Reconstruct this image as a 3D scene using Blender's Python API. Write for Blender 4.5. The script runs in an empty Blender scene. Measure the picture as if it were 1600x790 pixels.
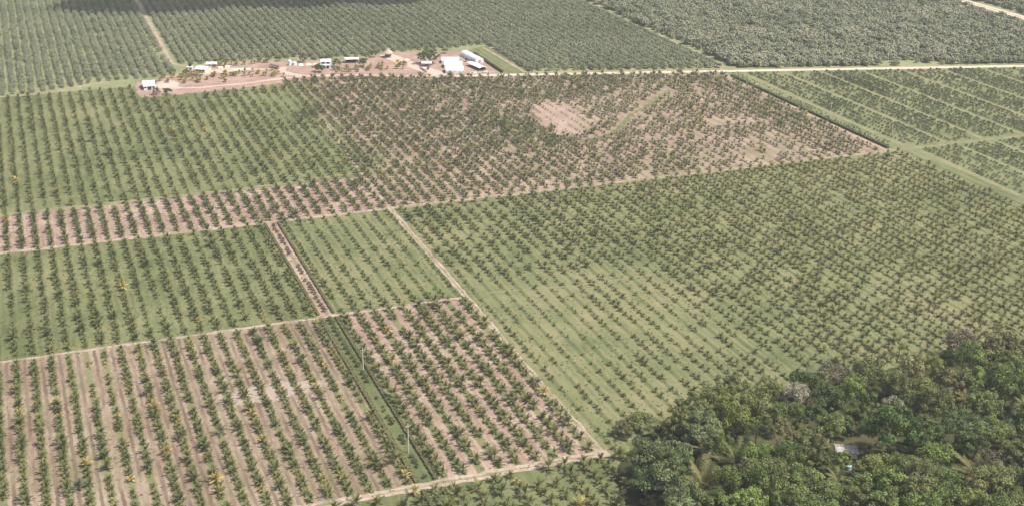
import bpy, bmesh, math, random
import numpy as np
from mathutils import Vector, Matrix, Euler, noise

random.seed(11)
R = math.radians
S = bpy.context.scene
C = S.collection

# ------------------------------------------------------------------ camera
EYE = 260.0                      # metres above the plantation; +Y follows the palm rows
YAW, PITCH, ROLL, FOC = R(-20.638), R(21.304), R(0.385), 2107.87 / 1600.0
cam_d = bpy.data.cameras.new('camera')
cam = bpy.data.objects.new('camera', cam_d)
C.objects.link(cam)
cam_d.sensor_width = 36.0
cam_d.lens = 36.0 * FOC
cam_d.clip_start = 1.0
cam_d.clip_end = 12000.0
cam.matrix_world = (Matrix.Translation((0, 0, EYE)) @ Matrix.Rotation(YAW, 4, 'Z')
                    @ Matrix.Rotation(R(90) - PITCH, 4, 'X') @ Matrix.Rotation(ROLL, 4, 'Z'))
S.camera = cam

# ------------------------------------------------------------------ sky and sun
SUN_EL, SUN_AZ = R(57), R(130)    # azimuth clockwise from +Y
w = bpy.data.worlds.new('World')
S.world = w
w.use_nodes = True
nt = w.node_tree
sky = nt.nodes.new('ShaderNodeTexSky')
sky.sky_type = 'NISHITA'
sky.sun_disc = False
sky.sun_elevation = SUN_EL
sky.sun_rotation = SUN_AZ
sky.altitude = 200
sky.dust_density = 4.0
sky.air_density = 0.8
bg = nt.nodes['Background']
nt.links.new(sky.outputs[0], bg.inputs[0])
bg.inputs[1].default_value = 0.12
sd = bpy.data.lights.new('sun', 'SUN')
sd.energy = 4.4
sd.angle = R(0.53)
sd.color = (1.0, 0.955, 0.88)
sun = bpy.data.objects.new('sun', sd)
C.objects.link(sun)
TO_SUN = Vector((math.sin(SUN_AZ) * math.cos(SUN_EL), math.cos(SUN_AZ) * math.cos(SUN_EL), math.sin(SUN_EL)))
sun.rotation_euler = TO_SUN.to_track_quat('Z', 'Y').to_euler()
sun.location = (0, 0, 500)
S.view_settings.view_transform = 'Standard'
S.view_settings.look = 'None'
S.view_settings.gamma = 1.0
S.view_settings.exposure = 0.6
S.view_settings.use_curve_mapping = False
S.cycles.max_bounces = 6
S.cycles.diffuse_bounces = 2
S.cycles.glossy_bounces = 2
S.cycles.transmission_bounces = 3
S.cycles.volume_bounces = 0
S.cycles.use_denoising = True

# ------------------------------------------------------------------ small helpers
_inv = cam.matrix_world.inverted()


def frame_pos(x, y, z=1.5):
    """Where a spot of ground falls in the view, 0..1 across and down (only used to leave out what is far outside)."""
    v = _inv @ Vector((x, y, z))
    if v.z > -1:
        return (-9, -9)
    return (0.5 + v.x / -v.z * FOC, 0.5 * 0.4938 - v.y / -v.z * FOC)


def in_view(x, y, m=0.0):
    u, v = frame_pos(x, y)
    return -m < u < 1 + m and -m * 0.5 < v < 0.4938 + m


def tag(o, label=None, cat=None, group=None, kind=None):
    if label: o['label'] = label
    if cat: o['category'] = cat
    if group: o['group'] = group
    if kind: o['kind'] = kind
    return o


def empty(name, loc, rz=0.0):
    o = bpy.data.objects.new(name, None)
    o.empty_display_size = 0.5
    C.objects.link(o)
    o.location = loc
    o.rotation_euler = (0, 0, rz)
    return o


def link(name, me, parent=None, loc=(0, 0, 0), rot=(0, 0, 0), scl=(1, 1, 1)):
    o = bpy.data.objects.new(name, me)
    C.objects.link(o)
    o.location = loc
    o.rotation_euler = rot
    o.scale = scl
    if parent is not None:
        o.parent = parent
    return o


def smooth(me):
    for p in me.polygons: p.use_smooth = True


def nth(n):
    if 10 <= n % 100 <= 20: return '%dth' % n
    return '%d%s' % (n, {1: 'st', 2: 'nd', 3: 'rd'}.get(n % 10, 'th'))


class MB:
    """Collects vertices and faces, then makes one mesh."""
    def __init__(self):
        self.v, self.f, self.fv, self.mi = [], [], [], []

    def face(self, pts, val=0.5, mi=0):
        n = len(self.v)
        self.v += [tuple(p) for p in pts]
        self.f.append(tuple(range(n, n + len(pts))))
        self.fv.append(val)
        self.mi.append(mi)

    def box(self, x0, x1, y0, y1, z0, z1, mi=0, val=0.5):
        a = [(x0, y0, z0), (x1, y0, z0), (x1, y1, z0), (x0, y1, z0), (x0, y0, z1), (x1, y0, z1), (x1, y1, z1), (x0, y1, z1)]
        n = len(self.v)
        self.v += a
        for q in ((3, 2, 1, 0), (4, 5, 6, 7), (0, 1, 5, 4), (1, 2, 6, 5), (2, 3, 7, 6), (3, 0, 4, 7)):
            self.f.append(tuple(n + i for i in q))
            self.fv.append(val)
            self.mi.append(mi)

    def tube(self, pts, rads, sides=6, mi=0, cap=True, val=0.5):
        n0 = len(self.v)
        for i, p in enumerate(pts):
            p = Vector(p)
            d = (Vector(pts[min(i + 1, len(pts) - 1)]) - Vector(pts[max(i - 1, 0)])).normalized()
            a = d.orthogonal().normalized() if abs(d.z) < 0.95 else Vector((1, 0, 0))
            b = d.cross(a).normalized()
            a = b.cross(d)
            for k in range(sides):
                t = 2 * math.pi * k / sides
                self.v.append(tuple(p + (a * math.cos(t) + b * math.sin(t)) * rads[i]))
        for i in range(len(pts) - 1):
            for k in range(sides):
                k2 = (k + 1) % sides
                self.f.append((n0 + i * sides + k, n0 + i * sides + k2, n0 + (i + 1) * sides + k2, n0 + (i + 1) * sides + k))
                self.fv.append(val)
                self.mi.append(mi)
        if cap:
            m = n0 + (len(pts) - 1) * sides
            self.f.append(tuple(m + k for k in range(sides)))
            self.fv.append(val)
            self.mi.append(mi)

    def mesh(self, name, *mats):
        me = bpy.data.meshes.new(name)
        me.from_pydata(self.v, [], self.f)
        for m in mats: me.materials.append(m)
        if len(mats) > 1: me.polygons.foreach_set('material_index', self.mi)
        at = me.attributes.new('leafval', 'FLOAT', 'FACE')
        at.data.foreach_set('value', self.fv)
        me.update()
        return me


# ------------------------------------------------------------------ materials
def mat(name):
    m = bpy.data.materials.new(name)
    m.use_nodes = True
    m.node_tree.nodes.clear()
    return m, m.node_tree


class N:
    """Tiny node-graph writer."""
    def __init__(self, name):
        self.m, self.t = mat(name)
        self.out = self.t.nodes.new('ShaderNodeOutputMaterial')

    def n(self, typ, **kw):
        o = self.t.nodes.new(typ)
        for k, v in kw.items(): setattr(o, k, v)
        return o

    def put(self, sock, v):
        if hasattr(v, 'is_linked'): self.t.links.new(v, sock)
        else: sock.default_value = v

    def math(self, op, a, b=0.0, c=None, clamp=False):
        o = self.n('ShaderNodeMath', operation=op, use_clamp=clamp)
        self.put(o.inputs[0], a)
        self.put(o.inputs[1], b)
        if c is not None: self.put(o.inputs[2], c)
        return o.outputs[0]

    def pos(self):
        return self.n('ShaderNodeNewGeometry').outputs['Position']

    def obj(self):
        return self.n('ShaderNodeTexCoord').outputs['Object']

    def xyz(self, v):
        s = self.n('ShaderNodeSeparateXYZ')
        self.put(s.inputs[0], v)
        return s.outputs

    def scale(self, v, sx, sy, sz=1.0):
        o = self.n('ShaderNodeVectorMath', operation='MULTIPLY')
        self.put(o.inputs[0], v)
        o.inputs[1].default_value = (sx, sy, sz)
        return o.outputs[0]

    def noise(self, v, s, det=3.0, rough=0.55):
        o = self.n('ShaderNodeTexNoise')
        self.put(o.inputs['Vector'], v)
        o.inputs['Scale'].default_value = s
        o.inputs['Detail'].default_value = det
        o.inputs['Roughness'].default_value = rough
        return o.outputs[0]

    def ramp(self, f, *stops):
        o = self.n('ShaderNodeValToRGB')
        e = o.color_ramp.elements
        while len(e) < len(stops): e.new(0.5)
        for i, (p, c) in enumerate(stops):
            e[i].position = p
            e[i].color = (c[0], c[1], c[2], 1) if isinstance(c, tuple) else (c, c, c, 1)
        self.put(o.inputs[0], f)
        return o.outputs[0]

    def mix(self, f, a, b, blend='MIX'):
        o = self.n('ShaderNodeMix', data_type='RGBA', blend_type=blend)
        self.put(o.inputs[0], f)
        for s, v in ((o.inputs[6], a), (o.inputs[7], b)):
            self.put(s, (v[0], v[1], v[2], 1) if isinstance(v, tuple) else v)
        return o.outputs[2]

    def step(self, v, lo, hi):
        o = self.n('ShaderNodeMapRange', interpolation_type='SMOOTHSTEP')
        self.put(o.inputs[0], v)
        o.inputs[1].default_value = lo
        o.inputs[2].default_value = hi
        return o.outputs[0]

    def attr(self, name, typ='GEOMETRY'):
        o = self.n('ShaderNodeAttribute', attribute_name=name, attribute_type=typ)
        return o

    def bsdf(self, col, rough=0.85, spec=0.25, metal=0.0, bump=None, transl=None):
        o = self.n('ShaderNodeBsdfPrincipled')
        self.put(o.inputs['Base Color'], (col[0], col[1], col[2], 1) if isinstance(col, tuple) else col)
        self.put(o.inputs['Roughness'], rough)
        o.inputs['Specular IOR Level'].default_value = spec
        o.inputs['Metallic'].default_value = metal
        if bump is not None:
            b = self.n('ShaderNodeBump')
            b.inputs['Strength'].default_value = bump[1]
            b.inputs['Distance'].default_value = bump[2]
            self.put(b.inputs['Height'], bump[0])
            self.t.links.new(b.outputs[0], o.inputs['Normal'])
        last = o.outputs[0]
        if transl:
            tr = self.n('ShaderNodeBsdfTranslucent')
            self.put(tr.inputs[0], col)
            mx = self.n('ShaderNodeMixShader')
            mx.inputs[0].default_value = transl
            self.t.links.new(last, mx.inputs[1])
            self.t.links.new(tr.outputs[0], mx.inputs[2])
            last = mx.outputs[0]
        self.t.links.new(last, self.out.inputs[0])
        return self.m


SP = 7.36                     # metres between palm rows
X0 = -15.5                    # a row left of the hedged strip


def row_distance(g, x0, sp, wob=0.35):
    p = g.pos()
    nz = g.noise(p, 0.25, 2)
    x = g.math('ADD', g.xyz(p)[0], g.math('MULTIPLY', g.math('SUBTRACT', nz, 0.5), wob * 4))
    u = g.math('DIVIDE', g.math('SUBTRACT', x, x0 - 1000 * sp), sp)
    fr = g.math('FRACT', g.math('ADD', u, 0.5))
    return g.math('MULTIPLY', g.math('ABSOLUTE', g.math('SUBTRACT', fr, 0.5)), sp)


SOIL = ((0.172, 0.126, 0.088), (0.238, 0.180, 0.130), (0.312, 0.25, 0.188))
SOILP = ((0.215, 0.148, 0.112), (0.295, 0.212, 0.165), (0.38, 0.29, 0.232))
GRASS = ((0.078, 0.095, 0.037), (0.116, 0.133, 0.056), (0.163, 0.166, 0.077), (0.23, 0.202, 0.11))


def soil_colour(g, pal, s=1.0):
    p = g.pos()
    a = g.noise(p, 0.035 * s, 4, 0.6)
    b = g.noise(g.scale(p, 1.0, 0.25), 0.9, 4, 0.65)
    f = g.math('ADD', g.math('MULTIPLY', a, 0.55), g.math('MULTIPLY', b, 0.45))
    return g.ramp(f, (0.37, pal[0]), (0.5, pal[1]), (0.62, pal[2]))


def grass_colour(g, pal, dry=0.5, streak=0.3):
    p = g.pos()
    a = g.noise(p, 0.014, 4, 0.6)
    b = g.noise(g.scale(p, 1.0, streak), 0.22, 4, 0.6)
    c = g.noise(p, 0.9, 5, 0.75)
    f = g.math('ADD', g.math('ADD', g.math('MULTIPLY', a, 0.42), g.math('MULTIPLY', b, 0.3)), g.math('MULTIPLY', c, 0.28))
    f = g.math('ADD', f, dry - 0.5)
    return g.ramp(f, (0.38, pal[0]), (0.46, pal[1]), (0.54, pal[2]), (0.63, pal[3]))


def bumps(g, s=1.2, k=0.35, d=0.25):
    return (g.noise(g.pos(), s, 4, 0.65), k, d)


def soil_rows_material(name, x0, sp, pal, weed, weed_w, track=0.5, weed_amt=0.8, smear=None):
    g = N(name)
    d = row_distance(g, x0, sp)
    base = soil_colour(g, pal)
    gr = grass_colour(g, GRASS, 0.47)
    nz = g.noise(g.scale(g.pos(), 1, 0.5), 0.5, 4, 0.7)
    lim = g.math('ADD', d, g.math('MULTIPLY', g.math('SUBTRACT', nz, 0.5), 3.2))
    wf = g.math('MULTIPLY', g.math('SUBTRACT', 1.0, g.step(lim, weed_w * 0.55, weed_w * 1.35)), weed_amt)
    # wheel lines worn and damp between the rows
    mid = g.math('ABSOLUTE', g.math('SUBTRACT', d, sp * 0.5 - 0.25))
    tr = g.math('MULTIPLY', g.math('SUBTRACT', 1.0, g.step(mid, 0.15, 0.75)), g.math('MULTIPLY', g.step(g.noise(g.scale(g.pos(), 1, 0.15), 0.2, 3), 0.3, 0.65), track))
    col = g.mix(tr, base, (pal[0][0] * 0.66, pal[0][1] * 0.64, pal[0][2] * 0.64))
    big = g.step(g.noise(g.pos(), 0.02, 3), 0.45, 0.75)
    col = g.mix(g.math('MULTIPLY', big, weed), col, gr)
    col = g.mix(wf, col, gr)
    if smear:
        cx, cy, rx, ry = smear
        q = g.xyz(g.pos())
        ex = g.math('DIVIDE', g.math('SUBTRACT', q[0], cx), rx)
        ey = g.math('DIVIDE', g.math('SUBTRACT', q[1], cy), ry)
        er = g.math('ADD', g.math('ADD', g.math('MULTIPLY', ex, ex), g.math('MULTIPLY', ey, ey)), g.math('MULTIPLY', g.math('SUBTRACT', g.noise(g.pos(), 0.15, 4), 0.5), 1.6))
        sf = g.math('MULTIPLY', g.math('SUBTRACT', 1.0, g.step(er, 0.4, 1.1)), g.math('SUBTRACT', 0.85, g.math('MULTIPLY', wf, 0.8)))
        col = g.mix(sf, col, (0.33, 0.268, 0.222))
    return g.bsdf(col, 0.95, 0.1, bump=bumps(g))


def grass_material(name, x0=X0, sp=SP, dry=0.5, pal=GRASS, stripe=0.25):
    g = N(name)
    d = row_distance(g, x0, sp)
    col = grass_colour(g, pal, dry)
    f = g.math('MULTIPLY', g.math('SUBTRACT', 1.0, g.step(g.math('ABSOLUTE', g.math('SUBTRACT', d, sp * 0.3)), 0.2, 1.0)), stripe)
    f = g.math('MULTIPLY', f, g.step(g.noise(g.scale(g.pos(), 1, 0.12), 0.1, 3), 0.35, 0.65))
    col = g.mix(f, col, (0.205, 0.18, 0.098))
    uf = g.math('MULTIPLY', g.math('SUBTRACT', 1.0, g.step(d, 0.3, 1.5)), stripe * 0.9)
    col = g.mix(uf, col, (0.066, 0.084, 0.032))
    return g.bsdf(col, 0.9, 0.15, bump=bumps(g, 1.6, 0.5, 0.3))


def plain_soil(name, pal, weed=0.2, s=1.0):
    g = N(name)
    col = soil_colour(g, pal, s)
    gr = grass_colour(g, GRASS, 0.52)
    f = g.math('MULTIPLY', g.step(g.noise(g.pos(), 0.12, 5, 0.7), 0.48, 0.66), weed)
    return g.bsdf(g.mix(f, col, gr), 0.95, 0.1, bump=bumps(g))


M = {}
M['soil_rows'] = soil_rows_material('bare soil with weedy palm rows', X0, SP, SOIL, 0.4, 1.45, 0.9, 0.85, (84, 508, 26, 9))
M['soil_rows_right'] = soil_rows_material('pink soil with weedy palm rows', 130.6, 7.4, SOILP, 0.22, 1.75, 0.4, 0.9)
M['soil_strip'] = soil_rows_material('pink soil strip', X0, SP, SOILP, 0.12, 1.0, 0.35, 0.6)
M['grass_left'] = grass_material('mown grass', X0, SP, 0.48, stripe=0.4)
M['grass_mid'] = grass_material('thin grass', 131, 7.4, 0.50, stripe=0.65)
M['grass_wide'] = grass_material('wide grass field', 199, SP, 0.515, stripe=0.65)
M['grass_near'] = grass_material('lush grass', X0, SP, 0.46)
BUSHG = ((0.092, 0.108, 0.048), (0.13, 0.146, 0.066), (0.172, 0.178, 0.084), (0.225, 0.21, 0.112))
M['grass_bush'] = grass_material('green shrub field', 545, 32.0, 0.49, BUSHG, 0.0)
M['mown'] = plain_soil('mown pale grass strip', ((0.15, 0.155, 0.078), (0.19, 0.185, 0.098), (0.24, 0.215, 0.125)), 0.4, 3)
M['track'] = plain_soil('dirt track', ((0.25, 0.185, 0.14), (0.325, 0.25, 0.195), (0.41, 0.325, 0.26)), 0.6, 3)
M['road'] = plain_soil('pale gravel road', ((0.44, 0.34, 0.265), (0.53, 0.42, 0.335), (0.60, 0.49, 0.40)), 0.0, 3)
M['yard'] = plain_soil('pink yard soil', ((0.235, 0.152, 0.118), (0.305, 0.208, 0.165), (0.38, 0.268, 0.218)), 0.25, 2)
M['yard_pale'] = plain_soil('pale yard soil', ((0.38, 0.28, 0.23), (0.46, 0.35, 0.29), (0.54, 0.425, 0.355)), 0.0, 2)

g = N('orchard floor')
col = grass_colour(g, ((0.135, 0.155, 0.075), (0.18, 0.196, 0.098), (0.225, 0.23, 0.122), (0.28, 0.262, 0.155)), 0.5)
M['ground'] = g.bsdf(col, 0.95, 0.1, bump=bumps(g))

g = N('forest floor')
col = grass_colour(g, ((0.03, 0.036, 0.016), (0.045, 0.052, 0.022), (0.075, 0.072, 0.034), (0.12, 0.10, 0.055)), 0.47)  # floor colour darkened to paint in shade between the crowns
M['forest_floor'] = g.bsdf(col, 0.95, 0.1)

# soil field that turns to grass towards its left side
g = N('soil field turning to grass')
p = g.pos()
d = row_distance(g, 197.0, SP)
base = soil_colour(g, ((0.19, 0.135, 0.098), (0.265, 0.192, 0.145), (0.345, 0.26, 0.2)))
gr = grass_colour(g, GRASS, 0.49)
nz = g.noise(p, 0.03, 4, 0.6)
nf = g.noise(g.scale(p, 1, 0.5), 0.35, 4, 0.7)
xx = g.math('ADD', g.xyz(p)[0], g.math('MULTIPLY', g.math('SUBTRACT', nz, 0.5), 60))
left = g.math('MULTIPLY', g.math('SUBTRACT', 1.0, g.step(xx, 190.0, 226.0)), g.step(g.xyz(p)[1], 768.0, 792.0))
lim = g.math('ADD', d, g.math('MULTIPLY', g.math('SUBTRACT', nf, 0.5), 3.5))
wf = g.math('MULTIPLY', g.math('SUBTRACT', 1.0, g.step(lim, 0.6, 1.7)), 0.6)
f = g.math('MAXIMUM', left, wf)
f = g.math('MAXIMUM', f, g.math('MULTIPLY', g.step(g.noise(p, 0.017, 4), 0.52, 0.7), 0.4))
ex = g.math('DIVIDE', g.math('SUBTRACT', g.math('SUBTRACT', g.xyz(p)[0], 360.0), g.math('MULTIPLY', g.math('SUBTRACT', g.xyz(p)[1], 857.0), 0.22)), 16.0)
ey = g.math('DIVIDE', g.math('SUBTRACT', g.xyz(p)[1], 857.0), 40.0)
er = g.math('SQRT', g.math('ADD', g.math('MULTIPLY', ex, ex), g.math('MULTIPLY', ey, ey)))
er = g.math('ADD', er, g.math('ADD', g.math('MULTIPLY', g.math('SUBTRACT', g.noise(p, 0.05, 4, 0.6), 0.5), 2.6), g.math('MULTIPLY', g.math('SUBTRACT', g.noise(p, 0.5, 3, 0.6), 0.5), 0.4)))
bare = g.math('SUBTRACT', 1.0, g.step(er, 0.75, 1.15))
f = g.math('MULTIPLY', f, g.math('SUBTRACT', 1.0, g.math('MULTIPLY', bare, 0.92)))
base = g.mix(g.math('MULTIPLY', bare, 0.8), base, soil_colour(g, ((0.255, 0.185, 0.143), (0.315, 0.232, 0.185), (0.37, 0.28, 0.228)), 2))
M['soil_to_grass'] = g.bsdf(g.mix(f, base, gr), 0.95, 0.1, bump=bumps(g))


def leaf_material(name, *stops, rough=0.6, spec=0.3, transl=0.18, var=0.35):
    g = N(name)
    h = g.attr('hue', 'INSTANCER').outputs['Fac']
    lv = g.attr('leafval').outputs['Fac']
    f = g.math('ADD', h, g.math('MULTIPLY', g.math('SUBTRACT', lv, 0.5), var))
    col = g.ramp(f, *stops)
    return g.bsdf(col, rough, spec, transl=transl)


M['palm'] = leaf_material('palm frond', (0.0, (0.076, 0.092, 0.036)), (0.35, (0.134, 0.148, 0.056)), (0.6, (0.21, 0.205, 0.078)),
                          (0.8, (0.27, 0.232, 0.085)), (1.0, (0.52, 0.39, 0.13)), rough=0.62, spec=0.2, transl=0.3)
M['teal'] = leaf_material('blue green frond', (0.0, (0.055, 0.085, 0.05)), (1.0, (0.115, 0.155, 0.095)))
M['orchard_leaf'] = leaf_material('orchard leaf', (0.0, (0.165, 0.188, 0.108)), (0.5, (0.258, 0.275, 0.168)), (1.0, (0.35, 0.335, 0.22)), spec=0.15, transl=0.25)
M['scrub_leaf'] = leaf_material('scrub leaf', (0.0, (0.175, 0.20, 0.115)), (0.5, (0.27, 0.285, 0.178)), (1.0, (0.37, 0.355, 0.245)), spec=0.15, transl=0.25)
M['shrub_leaf'] = leaf_material('shrub leaf', (0.0, (0.088, 0.108, 0.048)), (0.5, (0.155, 0.175, 0.08)), (1.0, (0.23, 0.23, 0.11)), spec=0.15, transl=0.22)
M['weed_leaf'] = leaf_material('weed', (0.0, (0.07, 0.088, 0.034)), (0.45, (0.125, 0.14, 0.056)), (0.75, (0.19, 0.18, 0.085)), (1.0, (0.30, 0.235, 0.14)), spec=0.1, transl=0.25)
M['hedge_leaf'] = leaf_material('hedge leaf', (0.0, (0.07, 0.076, 0.036)), (0.5, (0.14, 0.142, 0.068)), (1.0, (0.22, 0.198, 0.105)), spec=0.15, transl=0.22)
M['brown_leaf'] = leaf_material('brown shrub leaf', (0.0, (0.10, 0.072, 0.056)), (0.5, (0.165, 0.115, 0.09)), (1.0, (0.22, 0.165, 0.12)))
FK = dict(
    dark=((0.034, 0.052, 0.016), (0.084, 0.118, 0.037), (0.173, 0.219, 0.070)),
    rich=((0.032, 0.058, 0.014), (0.079, 0.131, 0.034), (0.163, 0.243, 0.068)),
    blue=((0.040, 0.060, 0.022), (0.095, 0.132, 0.049), (0.194, 0.247, 0.095)),
    grey=((0.058, 0.076, 0.031), (0.137, 0.167, 0.069), (0.266, 0.296, 0.132)),
    mid=((0.047, 0.070, 0.019), (0.119, 0.157, 0.045), (0.230, 0.280, 0.087)),
    light=((0.062, 0.092, 0.021), (0.147, 0.203, 0.049), (0.276, 0.346, 0.097)),
    lime=((0.089, 0.108, 0.027), (0.198, 0.224, 0.060), (0.354, 0.372, 0.115)),
    olive=((0.066, 0.077, 0.026), (0.153, 0.169, 0.059), (0.289, 0.300, 0.111)),
    brownolive=((0.083, 0.083, 0.034), (0.186, 0.180, 0.075), (0.337, 0.316, 0.142)),
    brown=((0.085, 0.078, 0.045), (0.145, 0.13, 0.076), (0.21, 0.185, 0.115)),
    pale=((0.20, 0.18, 0.125), (0.34, 0.31, 0.22), (0.48, 0.44, 0.33)),
    cream=((0.13, 0.125, 0.055), (0.215, 0.20, 0.09), (0.32, 0.29, 0.15)))
for k, v in FK.items():
    M['f_' + k] = leaf_material(k + ' forest leaf', (0.0, v[0]), (0.5, v[1]), (1.0, v[2]), var=0.9, spec=0.2, transl=0.2)


def simple(name, col, rough=0.8, spec=0.3, metal=0.0, var=0.12, s=0.6):
    g = N(name)
    nz = g.noise(g.obj(), s, 5, 0.65)
    lo = tuple(max(0, c * (1 - var * 1.6)) for c in col)
    hi = tuple(min(1, c * (1 + var)) for c in col)
    return g.bsdf(g.ramp(nz, (0.32, lo), (0.65, hi)), rough, spec, metal)


M['bark'] = simple('bark', (0.15, 0.12, 0.09), 0.95)
M['pale_bark'] = simple('pale bark', (0.34, 0.30, 0.24), 0.9)
M['white_sheet'] = simple('white metal sheet', (0.66, 0.66, 0.65), 0.45, 0.5, 0.0, 0.16, 0.5)
M['film'] = simple('white greenhouse film', (0.66, 0.67, 0.67), 0.5, 0.4, 0.0, 0.08, 0.3)
M['wall_white'] = simple('white wall', (0.70, 0.69, 0.66), 0.85)
M['wall_blue'] = simple('pale blue wall', (0.60, 0.64, 0.70), 0.85)
M['wall_cream'] = simple('cream wall', (0.62, 0.55, 0.42), 0.85)
M['dark'] = simple('dark opening', (0.05, 0.05, 0.05), 0.7)
M['timber'] = simple('weathered timber', (0.17, 0.13, 0.10), 0.9)
M['thatch'] = simple('dry thatch', (0.42, 0.34, 0.26), 0.95, 0.1, 0, 0.25, 1.2)
M['grey_sheet'] = simple('worn grey sheet', (0.34, 0.305, 0.29), 0.6, 0.4, 0, 0.3, 0.7)
M['rust_sheet'] = simple('old dark sheet', (0.12, 0.10, 0.10), 0.7)
M['tarp'] = simple('pale tarpaulin', (0.62, 0.52, 0.42), 0.8, 0.2, 0, 0.12)
M['blue_plastic'] = simple('pale blue plastic', (0.34, 0.46, 0.50), 0.4)
M['black_plastic'] = simple('black plastic', (0.02, 0.02, 0.022), 0.4)
M['concrete'] = simple('pale concrete', (0.55, 0.52, 0.46), 0.85)
M['glass'] = simple('window glass', (0.03, 0.035, 0.04), 0.12, 0.5)
M['car_paint'] = simple('dark car paint', (0.10, 0.06, 0.12), 0.3, 0.5)
M['white_paint'] = simple('white car paint', (0.72, 0.72, 0.71), 0.3, 0.5)
M['tyre'] = simple('tyre rubber', (0.025, 0.025, 0.025), 0.9)
M['straw'] = simple('dry frond pile', (0.45, 0.34, 0.17), 0.95, 0.1, 0, 0.25, 1.0)
M['cloud'] = simple('cloud', (0.8, 0.8, 0.8), 1.0, 0.0)
PALE = [(342, 822), (346, 838), (338, 850), (344, 864), (343, 880), (354, 884), (360, 896), (371, 898), (376, 886), (384, 874), (378, 860), (382, 846), (371, 838), (369, 824), (357, 814), (348, 812)]

# ------------------------------------------------------------------ ground, fields, tracks
def sheet(name, pts, z, m, wob=0.0):
    if wob:
        out = []
        for i in range(len(pts)):
            a, b = Vector(pts[i]), Vector(pts[(i + 1) % len(pts)])
            n = max(1, int((b - a).length / 2.5))
            for k in range(n):
                p = a.lerp(b, k / n)
                q = Vector((p.x * 0.19, p.y * 0.19, z))
                out.append((p.x + wob * (noise.noise(q) + 0.4 * noise.noise(q * 3.1)), p.y + wob * (noise.noise(q + Vector((9, 0, 0))) + 0.4 * noise.noise(q * 3.1 + Vector((4, 0, 0))))))
        pts = out
    me = bpy.data.meshes.new(name)
    me.from_pydata([(x, y, z) for x, y in pts], [], [tuple(range(len(pts)))])
    me.materials.append(m)
    if me.polygons[0].normal.z < 0: me.flip_normals()
    o = link(name, me)
    return tag(o, kind='structure')


def rect(name, x0, x1, y0, y1, z, m, wob=0.0):
    if not wob:
        return sheet(name, [(x0, y0), (x1, y0), (x1, y1), (x0, y1)], z, m)
    pts = []
    c = [(x0, y0), (x1, y0), (x1, y1), (x0, y1)]
    for i in range(4):
        a, b = Vector(c[i]), Vector(c[(i + 1) % 4])
        n = max(1, int((b - a).length / 4))
        for k in range(n):
            p = a.lerp(b, k / n)
            pts.append((p.x + wob * noise.noise((p.x * 0.21, p.y * 0.21, z)), p.y + wob * noise.noise((p.x * 0.21 + 9, p.y * 0.21, z))))
    return sheet(name, pts, z, m)


def strip(name, pts, width, z, m, wob=0.5, step=4.0):
    """A dirt track along a polyline, its edges a little ragged."""
    P = []
    for i in range(len(pts) - 1):
        a, b = Vector(pts[i]), Vector(pts[i + 1])
        n = max(1, int((b - a).length / step))
        P += [a.lerp(b, k / n) for k in range(n)]
    P.append(Vector(pts[-1]))
    for _ in range(3):
        P = [P[0]] + [(P[i - 1] + P[i] * 2 + P[i + 1]) / 4 for i in range(1, len(P) - 1)] + [P[-1]]
    v, f = [], []
    for i, p in enumerate(P):
        d = (P[min(i + 1, len(P) - 1)] - P[max(i - 1, 0)]).normalized()
        nrm = Vector((-d.y, d.x))
        for s in (1, -1):
            q = p + nrm * s * (width / 2 + wob * noise.noise((p.x * 0.33, p.y * 0.33, s * 7.0)) + 0.5 * wob * noise.noise((p.x * 1.3, p.y * 1.3, s * 3.0)))
            v.append((q.x, q.y, z))
    for i in range(len(P) - 1):
        f.append((2 * i, 2 * i + 1, 2 * i + 3, 2 * i + 2))
    me = bpy.data.meshes.new(name)
    me.from_pydata(v, [], f)
    me.materials.append(m)
    if me.polygons[0].normal.z < 0: me.flip_normals()
    return tag(link(name, me), kind='structure')


sheet('ground', [(-3980, -2980), (6980, -2980), (6980, 7980), (-3980, 7980)], 0.0, M['ground'])
rect('field', -80, 119.4, 250, 413, 0.03, M['grass_near'])
rect('field', 119.4, 193.0, 250, 413, 0.03, M['grass_near'])
rect('field', -80, 119.4, 413, 575, 0.03, M['soil_rows'], 0.6)
rect('field', 119.5, 128.4, 413, 575, 0.035, M['grass_near'], 0.3)
rect('field', 128.4, 193, 413, 575, 0.03, M['soil_rows_right'], 0.6)
rect('field', -80, 119.4, 575.6, 713, 0.03, M['grass_left'], 0.6)
rect('field', 119.5, 128.4, 575.8, 713, 0.035, M['soil_strip'], 0.3)
rect('field', 128.4, 193, 575.6, 713, 0.03, M['grass_mid'], 0.6)
rect('field', 193.4, 546, 250, 713, 0.03, M['grass_wide'], 0.8)
rect('field', -80, 193, 713.6, 775, 0.03, M['soil_strip'], 0.8)
rect('field', -80, 193, 775.4, 1052, 0.03, M['grass_left'], 1.0)
sheet('field', [(193, 714), (535, 714), (535, 943), (392, 984), (324, 1002), (294, 1012), (256, 1029), (217, 1040), (193, 1036)], 0.035, M['soil_to_grass'])
road_y = lambda x: 946.5 - 0.268 * (x - 539.5)
sheet('field', [(538.5, 714), (1300, 714), (1300, road_y(1300) - 3), (538.5, road_y(538.5) - 3)], 0.03, M['grass_bush'])
rect('field', 546.2, 1300, 450, 713, 0.03, M['grass_bush'])
# pale newly planted patch and the grassy hollow inside the soil field
strip('path', [(470, 905), (455, 893), (432, 868), (411, 850), (392, 826), (372, 806), (350, 800)], 3.8, 0.075, M['grass_left'], 2.6)
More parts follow.
